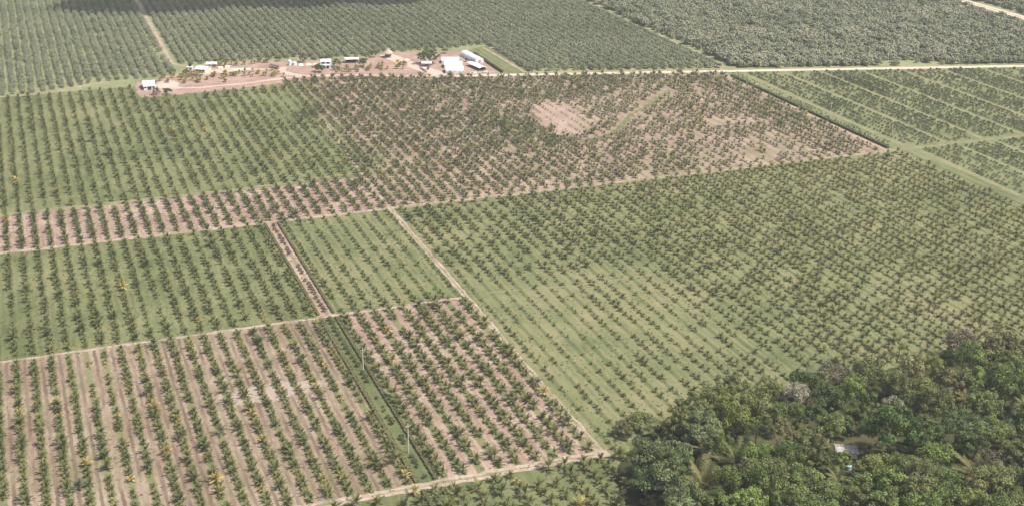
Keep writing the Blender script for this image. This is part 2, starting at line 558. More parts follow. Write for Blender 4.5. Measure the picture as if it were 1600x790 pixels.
# bare earth patches on the big green field's far left corner and the shrub field's mown strips
for k, x in enumerate([551, 583, 613, 646, 679, 712, 745, 780]):
    strip('path', [(x, 718), (x, road_y(x) - 8)], 4.0, 0.06, M['mown'], 1.6)
    strip('path', [(x + 4, 470), (x + 4, 706)], 3.6, 0.06, M['mown'], 1.6)
# tracks
strip('path', [(-80, 414.5), (60, 414.2), (128, 414.0), (160, 414.0), (196, 414.0)], 5.2, 0.08, M['track'], 1.4)
strip('path', [(193.4, 411), (193.2, 500), (193.4, 576), (193.2, 650), (193.3, 716)], 3.0, 0.085, M['track'], 1.3)
strip('path', [(193.4, 417), (193.2, 500), (193.4, 576), (193.2, 650), (193.3, 711)], 0.7, 0.11, M['mown'], 0.8, 2.5)
strip('path', [(196, 713.4), (300, 713.4), (450, 713.5), (530, 713.5)], 0.8, 0.11, M['mown'], 0.9, 2.5)
strip('path', [(60, 414.2), (128, 414.0), (160, 414.0), (190, 414.0)], 0.9, 0.11, M['mown'], 1.2, 2.5)
strip('path', [(193.3, 718), (195, 800), (199, 900)], 1.6, 0.07, M['track'], 0.9)
strip('path', [(-80, 576), (60, 575.8), (193, 576.0)], 2.2, 0.09, M['track'], 1.3)
strip('path', [(-80, 713.8), (100, 713.5), (300, 713.4), (450, 713.5), (540, 713.5)], 3.0, 0.08, M['track'], 1.4)
strip('path', [(540, 713.5), (600, 713.6), (700, 713.7), (900, 713.7)], 3.4, 0.09, M['mown'], 1.0)
strip('path', [(-80, 776.5), (60, 776.0), (120, 777), (150, 780), (190, 786), (240, 789)], 5.0, 0.06, M['mown'], 1.4)
strip('path', [(533.6, 946), (533.8, 800), (534.3, 716)], 3.4, 0.085, M['track'], 0.6)
strip('path', [(205, 577.5), (252, 571.5), (300, 572)], 1.6, 0.06, M['mown'], 0.6)
strip('path', [(538, 708), (551, 672), (549, 598), (549, 480)], 3.0, 0.06, M['grass_left'], 1.5)
strip('path', [(-80, 1053), (-13, 1051.5), (18.6, 1050.5), (40, 1060), (58, 1072), (64, 1073)], 2.4, 0.08, M['track'], 0.8)
strip('path', [(-80, 1377), (-3, 1376), (8, 1377)], 5, 0.08, M['track'], 1.0)
# orchard lane, lane between the orchard blocks, the far highway
strip('path', [(123.6, 1600), (123.3, 1358), (122.6, 1240), (121.4, 1124), (123.5, 1112), (135, 1101), (146, 1099)], 3.2, 0.08, M['track'], 0.9)
strip('path', [(541, 950), (545, 975), (550, 1010), (552, 1100)], 2.6, 0.07, M['track'], 0.9)
strip('road', [(922.5, 880), (922.5, 1700)], 11.0, 0.10, M['road'], 0.4, 10)
strip('road', [(922.5, 880), (922.5, 1700)], 1.2, 0.13, M['grass_mid'], 0.5, 10)
# gravel road past the farm and through the yard
sheet('yard', [(86, 1062), (84, 1030), (87, 1015), (123, 1016), (160, 1019), (197, 1025), (230, 1030), (256, 1024), (290, 1008), (317, 1000), (345, 994), (362, 996), (366, 1020), (366, 1078), (340, 1090), (316, 1093), (295, 1099), (280, 1088), (262, 1082), (240, 1090), (210, 1096), (187, 1104), (155, 1113), (140, 1104), (128, 1089), (110, 1074)], 0.05, M['yard'], 3.0)
strip('road', [(96, 1046), (106, 1040), (125, 1031.6), (165, 1032.7), (196, 1039), (217, 1041.5), (256, 1031), (294, 1013.5), (323, 1004)], 3.8, 0.09, M['yard_pale'], 0.8)
strip('road', [(215, 1041), (205, 1052), (200, 1064), (205, 1076)], 7, 0.085, M['yard_pale'], 1.5)
strip('road', [(323, 1004), (390, 986), (450, 970.5), (539.5, 946.5), (700, 903.5), (1300, 742.7)], 6.6, 0.10, M['road'], 0.5)
strip('road', [(296, 1094), (301, 1068), (308, 1042), (316, 1018), (322, 1006)], 13, 0.075, M['yard_pale'], 2.2)
sheet('yard', [(93, 1050), (112, 1032), (122, 1033), (116, 1042), (118, 1056), (108, 1062)], 0.08, M['yard_pale'], 2.0)
sheet('yard', [(133, 1077), (143, 1072), (158, 1074), (176, 1075), (196, 1070), (196, 1074), (178, 1083), (160, 1088), (150, 1084)], 0.08, M['yard_pale'], 2.0)
# paddock beside the greenhouses
sheet('field', [(368.5, 1088), (388, 1097), (390.5, 992.5), (369, 997.6)], 0.07, M['grass_left'], 1.0)
strip('path', [(383, 1092), (384.5, 1040), (385, 996)], 2.2, 0.09, M['track'], 0.6)
strip('path', [(389.5, 1092), (391.5, 1040), (391.5, 996)], 2.6, 0.085, M['track'], 0.8)
# forest floor
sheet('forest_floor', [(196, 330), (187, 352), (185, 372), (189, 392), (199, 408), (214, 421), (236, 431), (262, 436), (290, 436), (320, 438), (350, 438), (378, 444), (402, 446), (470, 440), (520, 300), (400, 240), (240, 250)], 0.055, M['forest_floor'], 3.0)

# ------------------------------------------------------------------ plant meshes
def frond_into(mb, L, el, droop, rot=0.0, base=(0, 0, 0), pairs=8, wid=0.26, val=0.5, rng=random, leaf_len=0.27):
    """One feather leaf: an arching rib with two rows of tapering leaflets."""
    n = 6
    pts, a = [Vector((0, 0, 0))], el
    for i in range(n):
        a = el - droop * ((i + 0.5) / n) ** 1.25
        pts.append(pts[-1] + Vector((math.cos(a), 0, math.sin(a))) * L / n)
    Rz = Matrix.Rotation(rot, 3, 'Z')
    b = Vector(base)

    def at(t):
        u = max(0.0, min(0.9999, t)) * n
        i = int(u)
        return pts[i].lerp(pts[i + 1], u - i), (pts[i + 1] - pts[i]).normalized()
    T = lambda p: tuple(Rz @ p + b)
    for i in range(0, n, 2):
        p, q = pts[i], pts[i + 2]
        r0, r1 = 0.022 * L * (1 - i / n) + 0.01, 0.022 * L * (1 - (i + 2) / n) + 0.01
        mb.face([T(p + Vector((0, -r0, 0.02))), T(q + Vector((0, -r1, 0.02))), T(q + Vector((0, r1, 0.02))), T(p + Vector((0, r0, 0.02)))], val + 0.12)
    for k in range(pairs):
        t = 0.2 + 0.78 * (k + 0.5) / pairs
        p, d = at(t)
        ll = L * leaf_len * (math.sin(math.pi * (0.16 + 0.74 * t)) ** 0.8) * rng.uniform(0.85, 1.12)
        hw = wid * L / pairs * 1.55
        up = Vector((-d.z, 0, d.x))
        for s in (1, -1):
            tip = p + d * ll * 0.62 + Vector((0, s, 0)) * ll * 0.78 - Vector((0, 0, 1)) * ll * rng.uniform(0.12, 0.42) + up * 0.10 * ll
            mb.face([T(p - d * hw), T(p + d * hw), T(tip + d * hw * 0.4), T(tip - d * hw * 0.35)], val + rng.uniform(-0.25, 0.25))


def crown_mesh(name, m, n_lobes, n_leaf, leaf, seed, flat=0.75, lobe=0.42, core=True, up=0.25, low=-0.35, k0=0.5, k1=0.78):
    """A crown of radius about 1: leaf clumps spread over many uneven lobes, with gaps between them."""
    rg = random.Random(seed)
    mb = MB()
    lobes = []
    for i in range(n_lobes):
        z = 1 - (i + 0.5) / n_lobes * (1 - low)
        t = i * 2.39996 + rg.uniform(-0.5, 0.5)
        rr = math.sqrt(max(0, 1 - z * z))
        k = rg.uniform(k0, k1)
        lobes.append((Vector((rr * math.cos(t) * k, rr * math.sin(t) * k, z * k * flat)), lobe * rg.uniform(0.65, 1.25), rg.uniform(-0.22, 0.22)))
    for c, r, off in lobes:
        nn = int(n_leaf / n_lobes * (r / lobe) ** 1.5)
        for _ in range(nn):
            d = Vector((rg.gauss(0, 1), rg.gauss(0, 1), rg.gauss(0.15, 1))).normalized()
            p = c + Vector((d.x, d.y, d.z * 0.8)) * r * (rg.uniform(0.55, 1.06) if rg.random() < 0.85 else rg.uniform(0.1, 0.6))
            nrm = (d + Vector((rg.gauss(0, 0.42), rg.gauss(0, 0.42), rg.gauss(up, 0.42)))).normalized()
            a = nrm.orthogonal().normalized()
            a.rotate(Matrix.Rotation(rg.uniform(0, 6.28), 3, nrm))
            b = nrm.cross(a)
            s = leaf * rg.uniform(0.55, 1.3)
            q = rg.uniform(0.45, 0.8)
            mb.face([p - a * s, p - b * s * q + a * s * 0.1, p + a * s * 0.9, p + b * s * q], 0.5 + off + rg.uniform(-0.22, 0.22))
    return mb.mesh(name, m)


def trunk_mesh(name, m, h, r, limbs=5, spread=0.5, seed=1, sides=7, wig=0.12):
    rg = random.Random(seed)
    mb = MB()
    pts, rads = [], []
    for i in range(5):
        t = i / 4
        pts.append((rg.uniform(-wig, wig) * h * 0.3 * t, rg.uniform(-wig, wig) * h * 0.3 * t, h * t))
        rads.append(r * (1.25 if i == 0 else 1.0 - 0.5 * t))
    mb.tube(pts, rads, sides)
    for k in range(limbs):
        a = k * 2.4 + rg.uniform(-0.4, 0.4)
        z0 = h * rg.uniform(0.5, 0.9)
        L = h * spread * rg.uniform(0.7, 1.1)
        p0 = Vector((0, 0, z0))
        d = Vector((math.cos(a), math.sin(a), rg.uniform(0.5, 1.1))).normalized()
        mb.tube([p0, p0 + d * L * 0.5 + Vector((0, 0, 0.05 * L)), p0 + d * L], [r * 0.5, r * 0.32, r * 0.12], 5)
    return mb.mesh(name, m)


# ------------------------------------------------------------------ mass planting (only what is past counting)
def scatter(name, label, cat, variants, pts, label_kind='stuff'):
    """Stand variants on points; pts holds x, y, z, turn, size, hue, variant."""
    col = bpy.data.collections.new(name + '_kinds')
    for i, me in enumerate(variants):
        col.objects.link(bpy.data.objects.new('%s_kind_%02d' % (name, i), me))
    me = bpy.data.meshes.new(name)
    A = np.array(pts, dtype=np.float32)
    me.from_pydata([tuple(map(float, p[:3])) for p in pts], [], [])
    for nm, ci in (('turn', 3), ('size', 4), ('hue', 5)):
        at = me.attributes.new(nm, 'FLOAT', 'POINT')
        at.data.foreach_set('value', np.ascontiguousarray(A[:, ci]))
    at = me.attributes.new('pick', 'INT', 'POINT')
    at.data.foreach_set('value', A[:, 6].astype(np.int32))
    o = link(name, me)
    tree = bpy.data.node_groups.new(name + '_planting', 'GeometryNodeTree')
    tree.interface.new_socket('Geometry', in_out='INPUT', socket_type='NodeSocketGeometry')
    tree.interface.new_socket('Geometry', in_out='OUTPUT', socket_type='NodeSocketGeometry')
    nd = tree.nodes
    gi, go = nd.new('NodeGroupInput'), nd.new('NodeGroupOutput')
    ci = nd.new('GeometryNodeCollectionInfo')
    ci.inputs['Collection'].default_value = col
    ci.inputs['Separate Children'].default_value = True
    ci.inputs['Reset Children'].default_value = True
    ip = nd.new('GeometryNodeInstanceOnPoints')
    ip.inputs['Pick Instance'].default_value = True

    def named(nm, typ):
        a = nd.new('GeometryNodeInputNamedAttribute')
        a.data_type = typ
        a.inputs['Name'].default_value = nm
        return a.outputs['Attribute']
    cx = nd.new('ShaderNodeCombineXYZ')
    tree.links.new(named('turn', 'FLOAT'), cx.inputs[2])
    tree.links.new(gi.outputs[0], ip.inputs['Points'])
    tree.links.new(ci.outputs[0], ip.inputs['Instance'])
    tree.links.new(named('pick', 'INT'), ip.inputs['Instance Index'])
    tree.links.new(cx.outputs[0], ip.inputs['Rotation'])
    tree.links.new(named('size', 'FLOAT'), ip.inputs['Scale'])
    tree.links.new(ip.outputs[0], go.inputs[0])
    md = o.modifiers.new('planting', 'NODES')
    md.node_group = tree
    return tag(o, label, cat, kind='stuff')


# ------------------------------------------------------------------ palms
rngF = random.Random(5)
FROND = []          # (mesh, elevation class)
for cls, (el, dr, L, cnt) in enumerate([(1.38, 0.45, 3.2, 3), (1.12, 0.75, 3.5, 4), (0.74, 1.0, 3.4, 4), (0.28, 1.0, 2.9, 3)]):
    for k in range(cnt):
        mb = MB()
        frond_into(mb, L * rngF.uniform(0.92, 1.08), el + rngF.uniform(-0.1, 0.1), dr * rngF.uniform(0.8, 1.2), pairs=8, rng=rngF)
        FROND.append((mb.mesh('frond', M['palm']), cls))
BYCLS = [[m for m, c in FROND if c == k] for k in range(4)]
TRUNKS = []
for k in range(3):
    mb = MB()
    h = 0.75 + 0.45 * k
    mb.tube([(0, 0, -0.05), (0.03, 0.02, h * 0.5), (0.05, -0.03, h), (0.05, -0.03, h + 0.35)], [0.26, 0.19, 0.20, 0.10], 7)
    TRUNKS.append((mb.mesh('trunk', M['bark']), h))


def palm_layout(rg):
    """Leaf classes and angles of one young palm."""
    out = []
    n = rg.randint(9, 15)
    for i in range(n):
        t = i / (n - 1)
        cls = 0 if t < 0.25 else 1 if t < 0.55 else 2 if t < 0.85 else 3
        out.append((cls, i * 2.39996 + rg.uniform(-0.3, 0.3), rg.uniform(0.82, 1.12)))
    return out


def joined_palm(seed):
    """The same palm as one mesh, for the planting that is past counting."""
    rg = random.Random(seed)
    mb = MB()
    h = rg.uniform(0.5, 1.3)
    mb.tube([(0, 0, -0.05), (0.03, 0.02, h * 0.5), (0.04, -0.02, h + 0.2)], [0.24, 0.19, 0.12], 5, mi=1)
    n0 = len(mb.f)
    for cls, a, s in palm_layout(rg):
        el, dr, L = [(1.38, 0.45, 3.2), (1.12, 0.75, 3.5), (0.74, 1.0, 3.4), (0.28, 1.0, 2.9)][cls]
        frond_into(mb, L * s, el + rg.uniform(-0.12, 0.12), dr * rg.uniform(0.8, 1.2), a, (0.04, -0.02, h + 0.15), 8, rng=rg, val=0.5 + 0.22 * (cls - 1.3))
    return mb.mesh('palm', M['palm'], M['bark'])


PALM_KINDS = [joined_palm(100 + k) for k in range(14)]


def young_palm(x, y, size, hue, label, group, rg, m=None, name='coconut_palm'):
    t = empty(name, (x, y, 0.03), rg.uniform(0, 6.28))
    t.scale = (size,) * 3
    t.rotation_euler = (rg.gauss(0, 0.06), rg.gauss(0, 0.06), t.rotation_euler.z)
    tag(t, label, 'palm', group)
    tm, h = rg.choice(TRUNKS)
    link('trunk', tm, t)
    for cls, a, s in palm_layout(rg):
        f = link('frond', rg.choice(BYCLS[cls]), t, (0.04, -0.02, h + 0.2), (0, rg.uniform(-0.12, 0.12), a), (s, s, s))
        f['hue'] = hue + 0.075 * (cls - 1.3) + rg.uniform(-0.06, 0.06)
        if m is not None:
            f.material_slots[0].link = 'OBJECT'
            f.material_slots[0].material = m
    return t


# the forest stands on this side of the line; no palms beyond it
FOREST = [(190, 330), (189, 366), (191, 384), (199, 404), (212, 421), (236, 433), (262, 438), (290, 437), (320, 440), (350, 440), (378, 446), (402, 448), (480, 440), (520, 300), (400, 200), (183, 200)]


def inside(poly, x, y):
    r = False
    for i in range(len(poly)):
        (x1, y1), (x2, y2) = poly[i], poly[i - 1]
        if (y1 > y) != (y2 > y) and x < (x2 - x1) * (y - y1) / (y2 - y1) + x1: r = not r
    return r


HOLLOW = [(470, 905), (455, 893), (432, 868), (411, 850), (392, 826), (372, 806), (350, 800)]


def near_line(pl, x, y, d):
    p = Vector((x, y))
    for a, b in zip(pl, pl[1:]):
        a, b = Vector(a), Vector(b)
        t = max(0, min(1, (p - a).dot(b - a) / (b - a).length_squared))
        if (a.lerp(b, t) - p).length < d: return True
    return False


PALMS = []      # field, row number, x, y, size, hue


def soil_top(x):
    for (x1, y1), (x2, y2) in zip(((193, 1034), (217, 1037), (256, 1026), (294, 1009), (324, 999), (392, 980), (534, 939)), ((217, 1037), (256, 1026), (294, 1009), (324, 999), (392, 980), (534, 939), (540, 939))):
        if x1 <= x <= x2: return y1 + (y2 - y1) * (x - x1) / (x2 - x1)
    return 939


def plant(field, xs, y0, y1, sp, size, hue, skip=0.03, yellow=0.02, fn=None, sd=0.17, jx=0.28):
    for ri, x in enumerate(xs):
        top = y1(x) if callable(y1) else y1
        y = y0 + random.uniform(0, 1.0)
        while y < top:
            px, py = x + random.gauss(0, jx), y + random.gauss(0, 0.5)
            s = size * math.exp(random.gauss(0, sd)) * (0.6 if random.random() < 0.05 else 1)
            h = min(0.58, hue + random.gauss(0, 0.11))
            ok = random.random() > skip
            if random.random() < yellow: h = random.uniform(0.72, 0.98)
            if fn:
                s, h, ok2 = fn(px, py, s, h)
                ok = ok and ok2
            if ok and in_view(px, py, 0.07) and not inside(FOREST, px, py):
                PALMS.append([field, ri, px, py, s, h])
            y += sp


rows_left = [117.2 - SP * k for k in range(22)]
rows_mid = [131.0 + 7.38 * k for k in range(9)]


def patchy(x, y, s, h):
    n = noise.noise((x * 0.03, y * 0.03, 2.0))
    if n < -0.32: s *= 0.6
    return s, h + 0.14 * max(0, -n), random.random() > max(0, -n - 0.3)


plant('left of the hedged strip', rows_left, 417.5, 573, 4.0, 0.74, 0.38, 0.04, 0.05, patchy, jx=0.22)
plant('right of the hedged strip', rows_mid, 418, 574, 4.8, 0.84, 0.36, 0.04, 0.012)
plant('below', [117.2 - SP * k for k in range(-14, 8)], 330, 409.5, 5.2, 0.92, 0.37, 0.05, 0.04, jx=0.4)
plant('grass left', rows_left, 579.5, 711.5, 4.4, 0.76, 0.33, 0.06, 0.01, patchy)
plant('grass mid', rows_mid, 579.5, 711, 5.4, 0.62, 0.33, 0.12, 0.01, lambda x, y, s, h: (s * (0.75 + 0.4 * noise.noise((x * 0.02, y * 0.02, 5)) + (0.25 if x < 150 else 0)), h, True))
plant('strip', rows_left + [124.1] + rows_mid, 716.5, 773.5, 4.2, 0.84, 0.27, 0.04, 0.008)


def wide(x, y, s, h):
    f = max(0.0, min(1.0, (x - 225) / 120)) + max(0.0, min(0.75, (y - 560) / 100))
    n = noise.noise((x * 0.022, y * 0.022, 3.0))
    s *= 0.50 + 0.42 * min(1, f) + 0.14 * n
    thin = 205 < x < 300 and 470 < y < 590 and noise.noise((x * 0.03, y * 0.03, 12.0)) > -0.15
    if thin: s *= 0.72
    h += 0.16 * max(0.0, min(1.0, (x - 260) / 120))
    return s, min(0.64, h + 0.05 * n), random.random() > 0.2 * (1 - min(1, f)) + (0.25 if thin else 0.02)


plant('wide', [199 + SP * k for k in range(47)], 405, 710, 4.8, 0.88, 0.36, 0.05, 0.0, wide, jx=0.28)


def soil(x, y, s, h):
    if near_line(HOLLOW, x, y, 4): return s, h, False
    if inside(PALE, x, y): return s * 0.32, h, random.random() > 0.25
    n = noise.noise((x * 0.018, y * 0.018, 8.0)) + 0.5 * noise.noise((x * 0.06, y * 0.06, 1.0))
    dense = 1.0 if 215 < x < 345 and y > 790 else 0.0
    s *= 0.92 + 0.1 * n + 0.1 * dense
    sparse = 0.0
    if x > 345:
        s *= 0.95
        sparse = 0.12 + (0.55 * max(0.0, min(1.0, 2.5 * (noise.noise((x * 0.028, y * 0.04, 3.0)) - 0.05))) if x > 395 and y < 850 else 0.0)
        if y < 775 and x > 400: s *= 0.82; sparse += 0.2
        if x > 495: s *= 1.2; sparse = 0.02
        if y > 905: s *= 1.2; sparse = 0.05
    return s, h - 0.04 * dense, random.random() > sparse + max(0, -0.35 * n - 0.1)


plant('soil', [197 + SP * k for k in range(46)], 717, soil_top, 4.2, 0.88, 0.35, 0.03, 0.004, soil, jx=0.3)
plant('upper left', [117.2 - SP * k for k in range(-10, 24)], 780, lambda x: 1046 if x < 82 else (1011 if x < 120 else 1014), 4.8, 0.80, 0.36, 0.05, 0.012, patchy)
# yellowed palms planted round the yard
for (xa, xb, ya, yb, n) in [(121, 200, 1042, 1072, 60), (122, 140, 1070, 1086, 12), (150, 200, 1093, 1101, 22), (240, 296, 1038, 1056, 34), (292, 302, 1048, 1062, 7), (100, 128, 1050, 1076, 10)]:
    for _ in range(n):
        PALMS.append(['yard', 0, random.uniform(xa, xb), random.uniform(ya, yb), random.uniform(0.65, 0.95), random.uniform(0.55, 0.92)])

# the 300 largest in view are palms of their own, leaf by leaf
near = sorted((p for p in PALMS if p[0] in ('left of the hedged strip', 'right of the hedged strip', 'below', 'wide') and in_view(p[2], p[3], -0.004)), key=lambda p: (p[2] ** 2 + p[3] ** 2) / p[4] ** 1.2)[:300]
chosen = set(id(p) for p in near)
by_row = {}
for p in near: by_row.setdefault((p[0], p[1]), []).append(p)
order = {}
for k in by_row:
    by_row[k].sort(key=lambda p: p[3])
    for i, p in enumerate(by_row[k]): order[id(p)] = i + 1
below_rows = sorted((k for k in by_row if k[0] == 'below'), key=lambda k: by_row[k][0][2])
wide_rows = sorted((k for k in by_row if k[0] == 'wide'), key=lambda k: by_row[k][0][2])
rgp = random.Random(77)
for p in near:
    f, ri, x, y, s, h = p
    look = 'yellow' if h > 0.75 else ('small' if s < 0.75 else ('bushy green' if s > 1.12 else 'green'))
    i = nth(order[id(p)])
    if f == 'left of the hedged strip':
        lab = 'young %s coconut palm, %s from front, %s row left of the hedged strip' % (look, i, nth(ri + 1))
        grp = 'coconut palms on the bare soil left of the hedged strip'
    elif f == 'right of the hedged strip':
        lab = 'young %s coconut palm, %s from front, %s row right of the hedged strip' % (look, i, nth(ri + 1))
        grp = 'coconut palms on the pink soil right of the hedged strip'
    elif f == 'below':
        p[5] = h = min(h, 0.84)
        lab = 'young %s coconut palm below the near track, %s from front, %s row' % (look, i, nth(below_rows.index((f, ri)) + 1))
        grp = 'coconut palms in the grass below the near track'
    else:
        lab = 'young %s coconut palm on the wide grass, %s from forest, %s row' % (look, i, nth(wide_rows.index((f, ri)) + 1 if (f, ri) in wide_rows else ri + 1))
        grp = 'coconut palms on the wide grass field'
    young_palm(x, y, s, h, lab, grp, rgp)
# weeds and dry litter along the rows and over the nearer fields
def weed(seed, flatness):
    rg = random.Random(seed)
    mb = MB()
    for k in range(7):
        a = rg.uniform(0, 6.28)
        r = rg.uniform(0.1, 0.55)
        c = Vector((r * math.cos(a), r * math.sin(a), 0))
        d = Vector((math.cos(a + rg.uniform(-0.6, 0.6)), math.sin(a + rg.uniform(-0.6, 0.6)), rg.uniform(0.5, 1.3) * flatness)) * rg.uniform(0.35, 0.7)
        s = Vector((-d.y, d.x, 0)).normalized() * rg.uniform(0.12, 0.26)
        mb.face([c - s, c + s, c + d + s * 0.3, c + d - s * 0.3], rg.uniform(0.2, 0.8))
    return mb.mesh('weed', M['weed_leaf'])


WEEDS = [weed(900 + k, 1.0 if k < 4 else 0.25) for k in range(6)]
wpts = []
for p in PALMS:                                  # a weedy skirt under each palm of the nearer plots
    if p[3] < 790:
        lush = 4 if p[3] < 575 and p[2] < 193 else 2
        for _ in range(lush):
            wpts.append((p[2] + random.gauss(0, 0.75), p[3] + random.gauss(0, 1.7), 0.03, random.uniform(0, 6.28), random.uniform(0.5, 1.15), random.uniform(0.2, 0.75), random.randrange(4)))
for _ in range(26000):                           # loose tufts and dry fronds
    x, y = random.uniform(-40, 545), random.uniform(390, 720)
    soil_plot = y < 575 and x < 193 and y > 416
    if random.random() < (0.72 if soil_plot else 0.25) or not in_view(x, y, 0.02) or inside(FOREST, x, y): continue
    if noise.noise((x * 0.05, y * 0.05, 7.0)) + 0.3 * random.random() < 0.0: continue
    dry = random.random() < (0.45 if soil_plot else 0.2)
    wpts.append((x, y, 0.03, random.uniform(0, 6.28), random.uniform(0.35, 0.85), random.uniform(0.75, 1.0) if dry else random.uniform(0.1, 0.7), random.choice((4, 5)) if dry else random.randrange(4)))
scatter('weeds', 'weeds, grass tufts and dry litter among the palm rows', 'weeds', WEEDS, wpts)
rest = [(p[2], p[3], 0.03, random.uniform(0, 6.28), p[4], p[5], random.randrange(14)) for p in PALMS if id(p) not in chosen]
scatter('coconut_plantation', 'rows of young coconut palms covering the far fields', 'plantation', PALM_KINDS, rest)
# one blue green palm near the corner
young_palm(3.1, 455.0, 0.95, 0.5, 'blue-green palm between yellow palms at the lower left', 'coconut palms on the bare soil left of the hedged strip', rgp, M['teal'])

# ------------------------------------------------------------------ the forest in the near corner
FOREST_TREES = [(306.1, 430.6, 6.7, 8, 'brown'), (292.2, 426.8, 6.0, 8, 'dark'), (279.1, 413.9, 5.3, 10, 'pale'), (259.9, 431.8, 6.4, 7, 'olive'), (292.6, 409.9, 6.9, 9, 'dark'), (302.4, 410.6, 5.4, 9, 'light'), (318.4, 421.7, 7.2, 8, 'olive'), (299.3, 395.3, 6.3, 9, 'dark'), (306.7, 388.8, 3.9, 12, 'pale'), (294.3, 372.8, 8.4, 11, 'rich'), (333.5, 414.2, 7.3, 9, 'brownolive'), (332.0, 401.7, 7.1, 9, 'olive'), (342.5, 400.1, 7.7, 10, 'brownolive'), (324.1, 384.3, 6.4, 10, 'olive'), (321.5, 368.6, 7.0, 10, 'blue'), (310.3, 372.5, 6.2, 9, 'dark'), (352.5, 399.0, 7.8, 10, 'light'), (344.5, 381.0, 7.0, 10, 'mid'), (334.3, 364.0, 6.8, 10, 'mid'), (364.8, 415.8, 6.9, 9, 'light'), (352.1, 422.6, 5.2, 8, 'lime'), (376.2, 435.0, 8.3, 8, 'brown'), (389.7, 425.3, 7.8, 8, 'brownolive'), (378.5, 408.9, 7.2, 9, 'mid'), (361.9, 388.9, 7.2, 10, 'mid'), (233.0, 409.6, 7.1, 9, 'grey'), (228.1, 396.8, 6.4, 9, 'grey'), (257.0, 410.8, 6.7, 8, 'olive'), (246.6, 404.7, 6.6, 9, 'lime'), (254.8, 388.8, 4.5, 9, 'cream'), (263.3, 385.7, 6.3, 9, 'olive'), (277.4, 386.5, 6.4, 9, 'mid'), (278.4, 397.1, 5.7, 9, 'dark'), (266.4, 377.9, 5.5, 7, 'olive'), (238.9, 380.9, 5.4, 8, 'light'), (251.0, 374.5, 5.9, 8, 'mid'), (269.6, 368.0, 3.7, 6, 'light'), (237.0, 366.4, 7.2, 8, 'olive'), (222.5, 365.0, 6.6, 8, 'mid'), (243.8, 354.2, 8.0, 9, 'mid'), (251.4, 346.4, 6.6, 9, 'mid'), (280.0, 360.9, 6.4, 7, 'lime'), (272.5, 343.8, 7.7, 9, 'light'), (289.2, 357.6, 5.5, 7, 'mid'), (290.1, 348.6, 6.9, 8, 'olive'), (305.4, 358.7, 6.3, 7, 'light'), (278.3, 335.3, 6.7, 9, 'olive'), (286.2, 331.1, 7.2, 9, 'mid'), (320.5, 347.8, 5.6, 7, 'brown'), (309.4, 331.8, 6.9, 9, 'olive'), (329.9, 346.2, 6.1, 9, 'olive'), (295.7, 326.2, 5.8, 8, 'lime'), (202.8, 389.5, 7.7, 8, 'grey'), (200.7, 374.8, 7.5, 8, 'grey'), (194.2, 377.1, 6.1, 7, 'blue'), (211.6, 388.4, 6.3, 9, 'grey'), (233.6, 405.6, 6.6, 9, 'grey'), (225.2, 412.8, 6.1, 8, 'olive'), (233.6, 418.1, 6.2, 8, 'olive'), (231.4, 360.0, 6.6, 8, 'mid'), (245.3, 379.1, 4.9, 8, 'light'), (248.2, 415.7, 6.2, 8, 'lime'), (214.7, 425.2, 5.6, 5, 'olive'), (206.7, 422.8, 4.1, 4, 'brownolive'), (248.9, 428.0, 5.8, 7, 'olive'), (272.8, 425.6, 5.9, 6, 'olive'), (269.5, 408.0, 5.7, 8, 'mid'), (251.7, 398.6, 5.1, 7, 'dark'), (232.8, 390.6, 4.9, 7, 'mid'), (201.6, 361.7, 6.9, 8, 'grey'), (220.1, 377.1, 3.8, 6, 'mid'), (208.5, 380.1, 5.2, 8, 'blue'), (263.7, 348.3, 6.2, 8, 'mid'), (256.8, 338.1, 6.1, 8, 'olive'), (234.1, 347.2, 7.0, 8, 'mid'), (220.6, 350.3, 6.4, 8, 'light'), (210.5, 354.9, 6.0, 8, 'mid'), (320.6, 332.3, 6.0, 8, 'mid'), (310.7, 320.4, 6.3, 8, 'olive'), (299.5, 344.8, 5.4, 8, 'mid'), (351.0, 365.4, 6.4, 9, 'dark'), (380.9, 399.0, 7.5, 9, 'mid'), (399.6, 421.0, 7.8, 8, 'olive'), (368.7, 381.9, 7.2, 9, 'mid'), (291.3, 393.6, 5.2, 7, 'mid'), (317.6, 392.7, 5.4, 7, 'dark'), (324.6, 411.0, 6.1, 7, 'olive'), (321.7, 358.5, 5.7, 7, 'dark'), (273.7, 402.8, 4.7, 7, 'light'), (261.3, 329.5, 7.0, 9, 'mid'), (272.5, 323.3, 7.0, 9, 'light'), (295.3, 315.1, 6.6, 9, 'mid'), (239.4, 335.3, 6.9, 9, 'mid'), (194.8, 353.2, 6.3, 8, 'grey'), (344.1, 346.6, 7.3, 9, 'mid'), (326.1, 323.9, 7.0, 9, 'olive')]
FC = [crown_mesh('crown', M['f_mid'], 22 + 5 * (k % 4), 5200, 0.052, 40 + k, flat=(0.8, 1.25, 0.5, 0.95)[k % 4], lobe=(0.30, 0.26, 0.33)[k % 3], low=(-0.3, -0.5, -0.1)[k % 3], k0=0.45, k1=1.0) for k in range(10)]
FCB = [crown_mesh('crown', M['f_brown'], 13, 2200, 0.052, 70 + k, flat=0.7, lobe=0.36) for k in range(2)]
FT = [trunk_mesh('trunk', M['bark'], 1.0, 0.036, 6, 0.55, 60 + k) for k in range(4)]
FTP = [trunk_mesh('trunk', M['pale_bark'], 1.0, 0.034, 7, 0.6, 66 + k) for k in range(2)]
LOOKS = dict(dark='dark green', rich='dense deep green', blue='blue-green', grey='grey-green', mid='mid green', light='bright green', lime='yellow-green',
             olive='olive green', brownolive='brownish olive', brown='thin brown', pale='pale whitish', cream='cream-yellow')
rgf = random.Random(9)
kinds_seen = {}
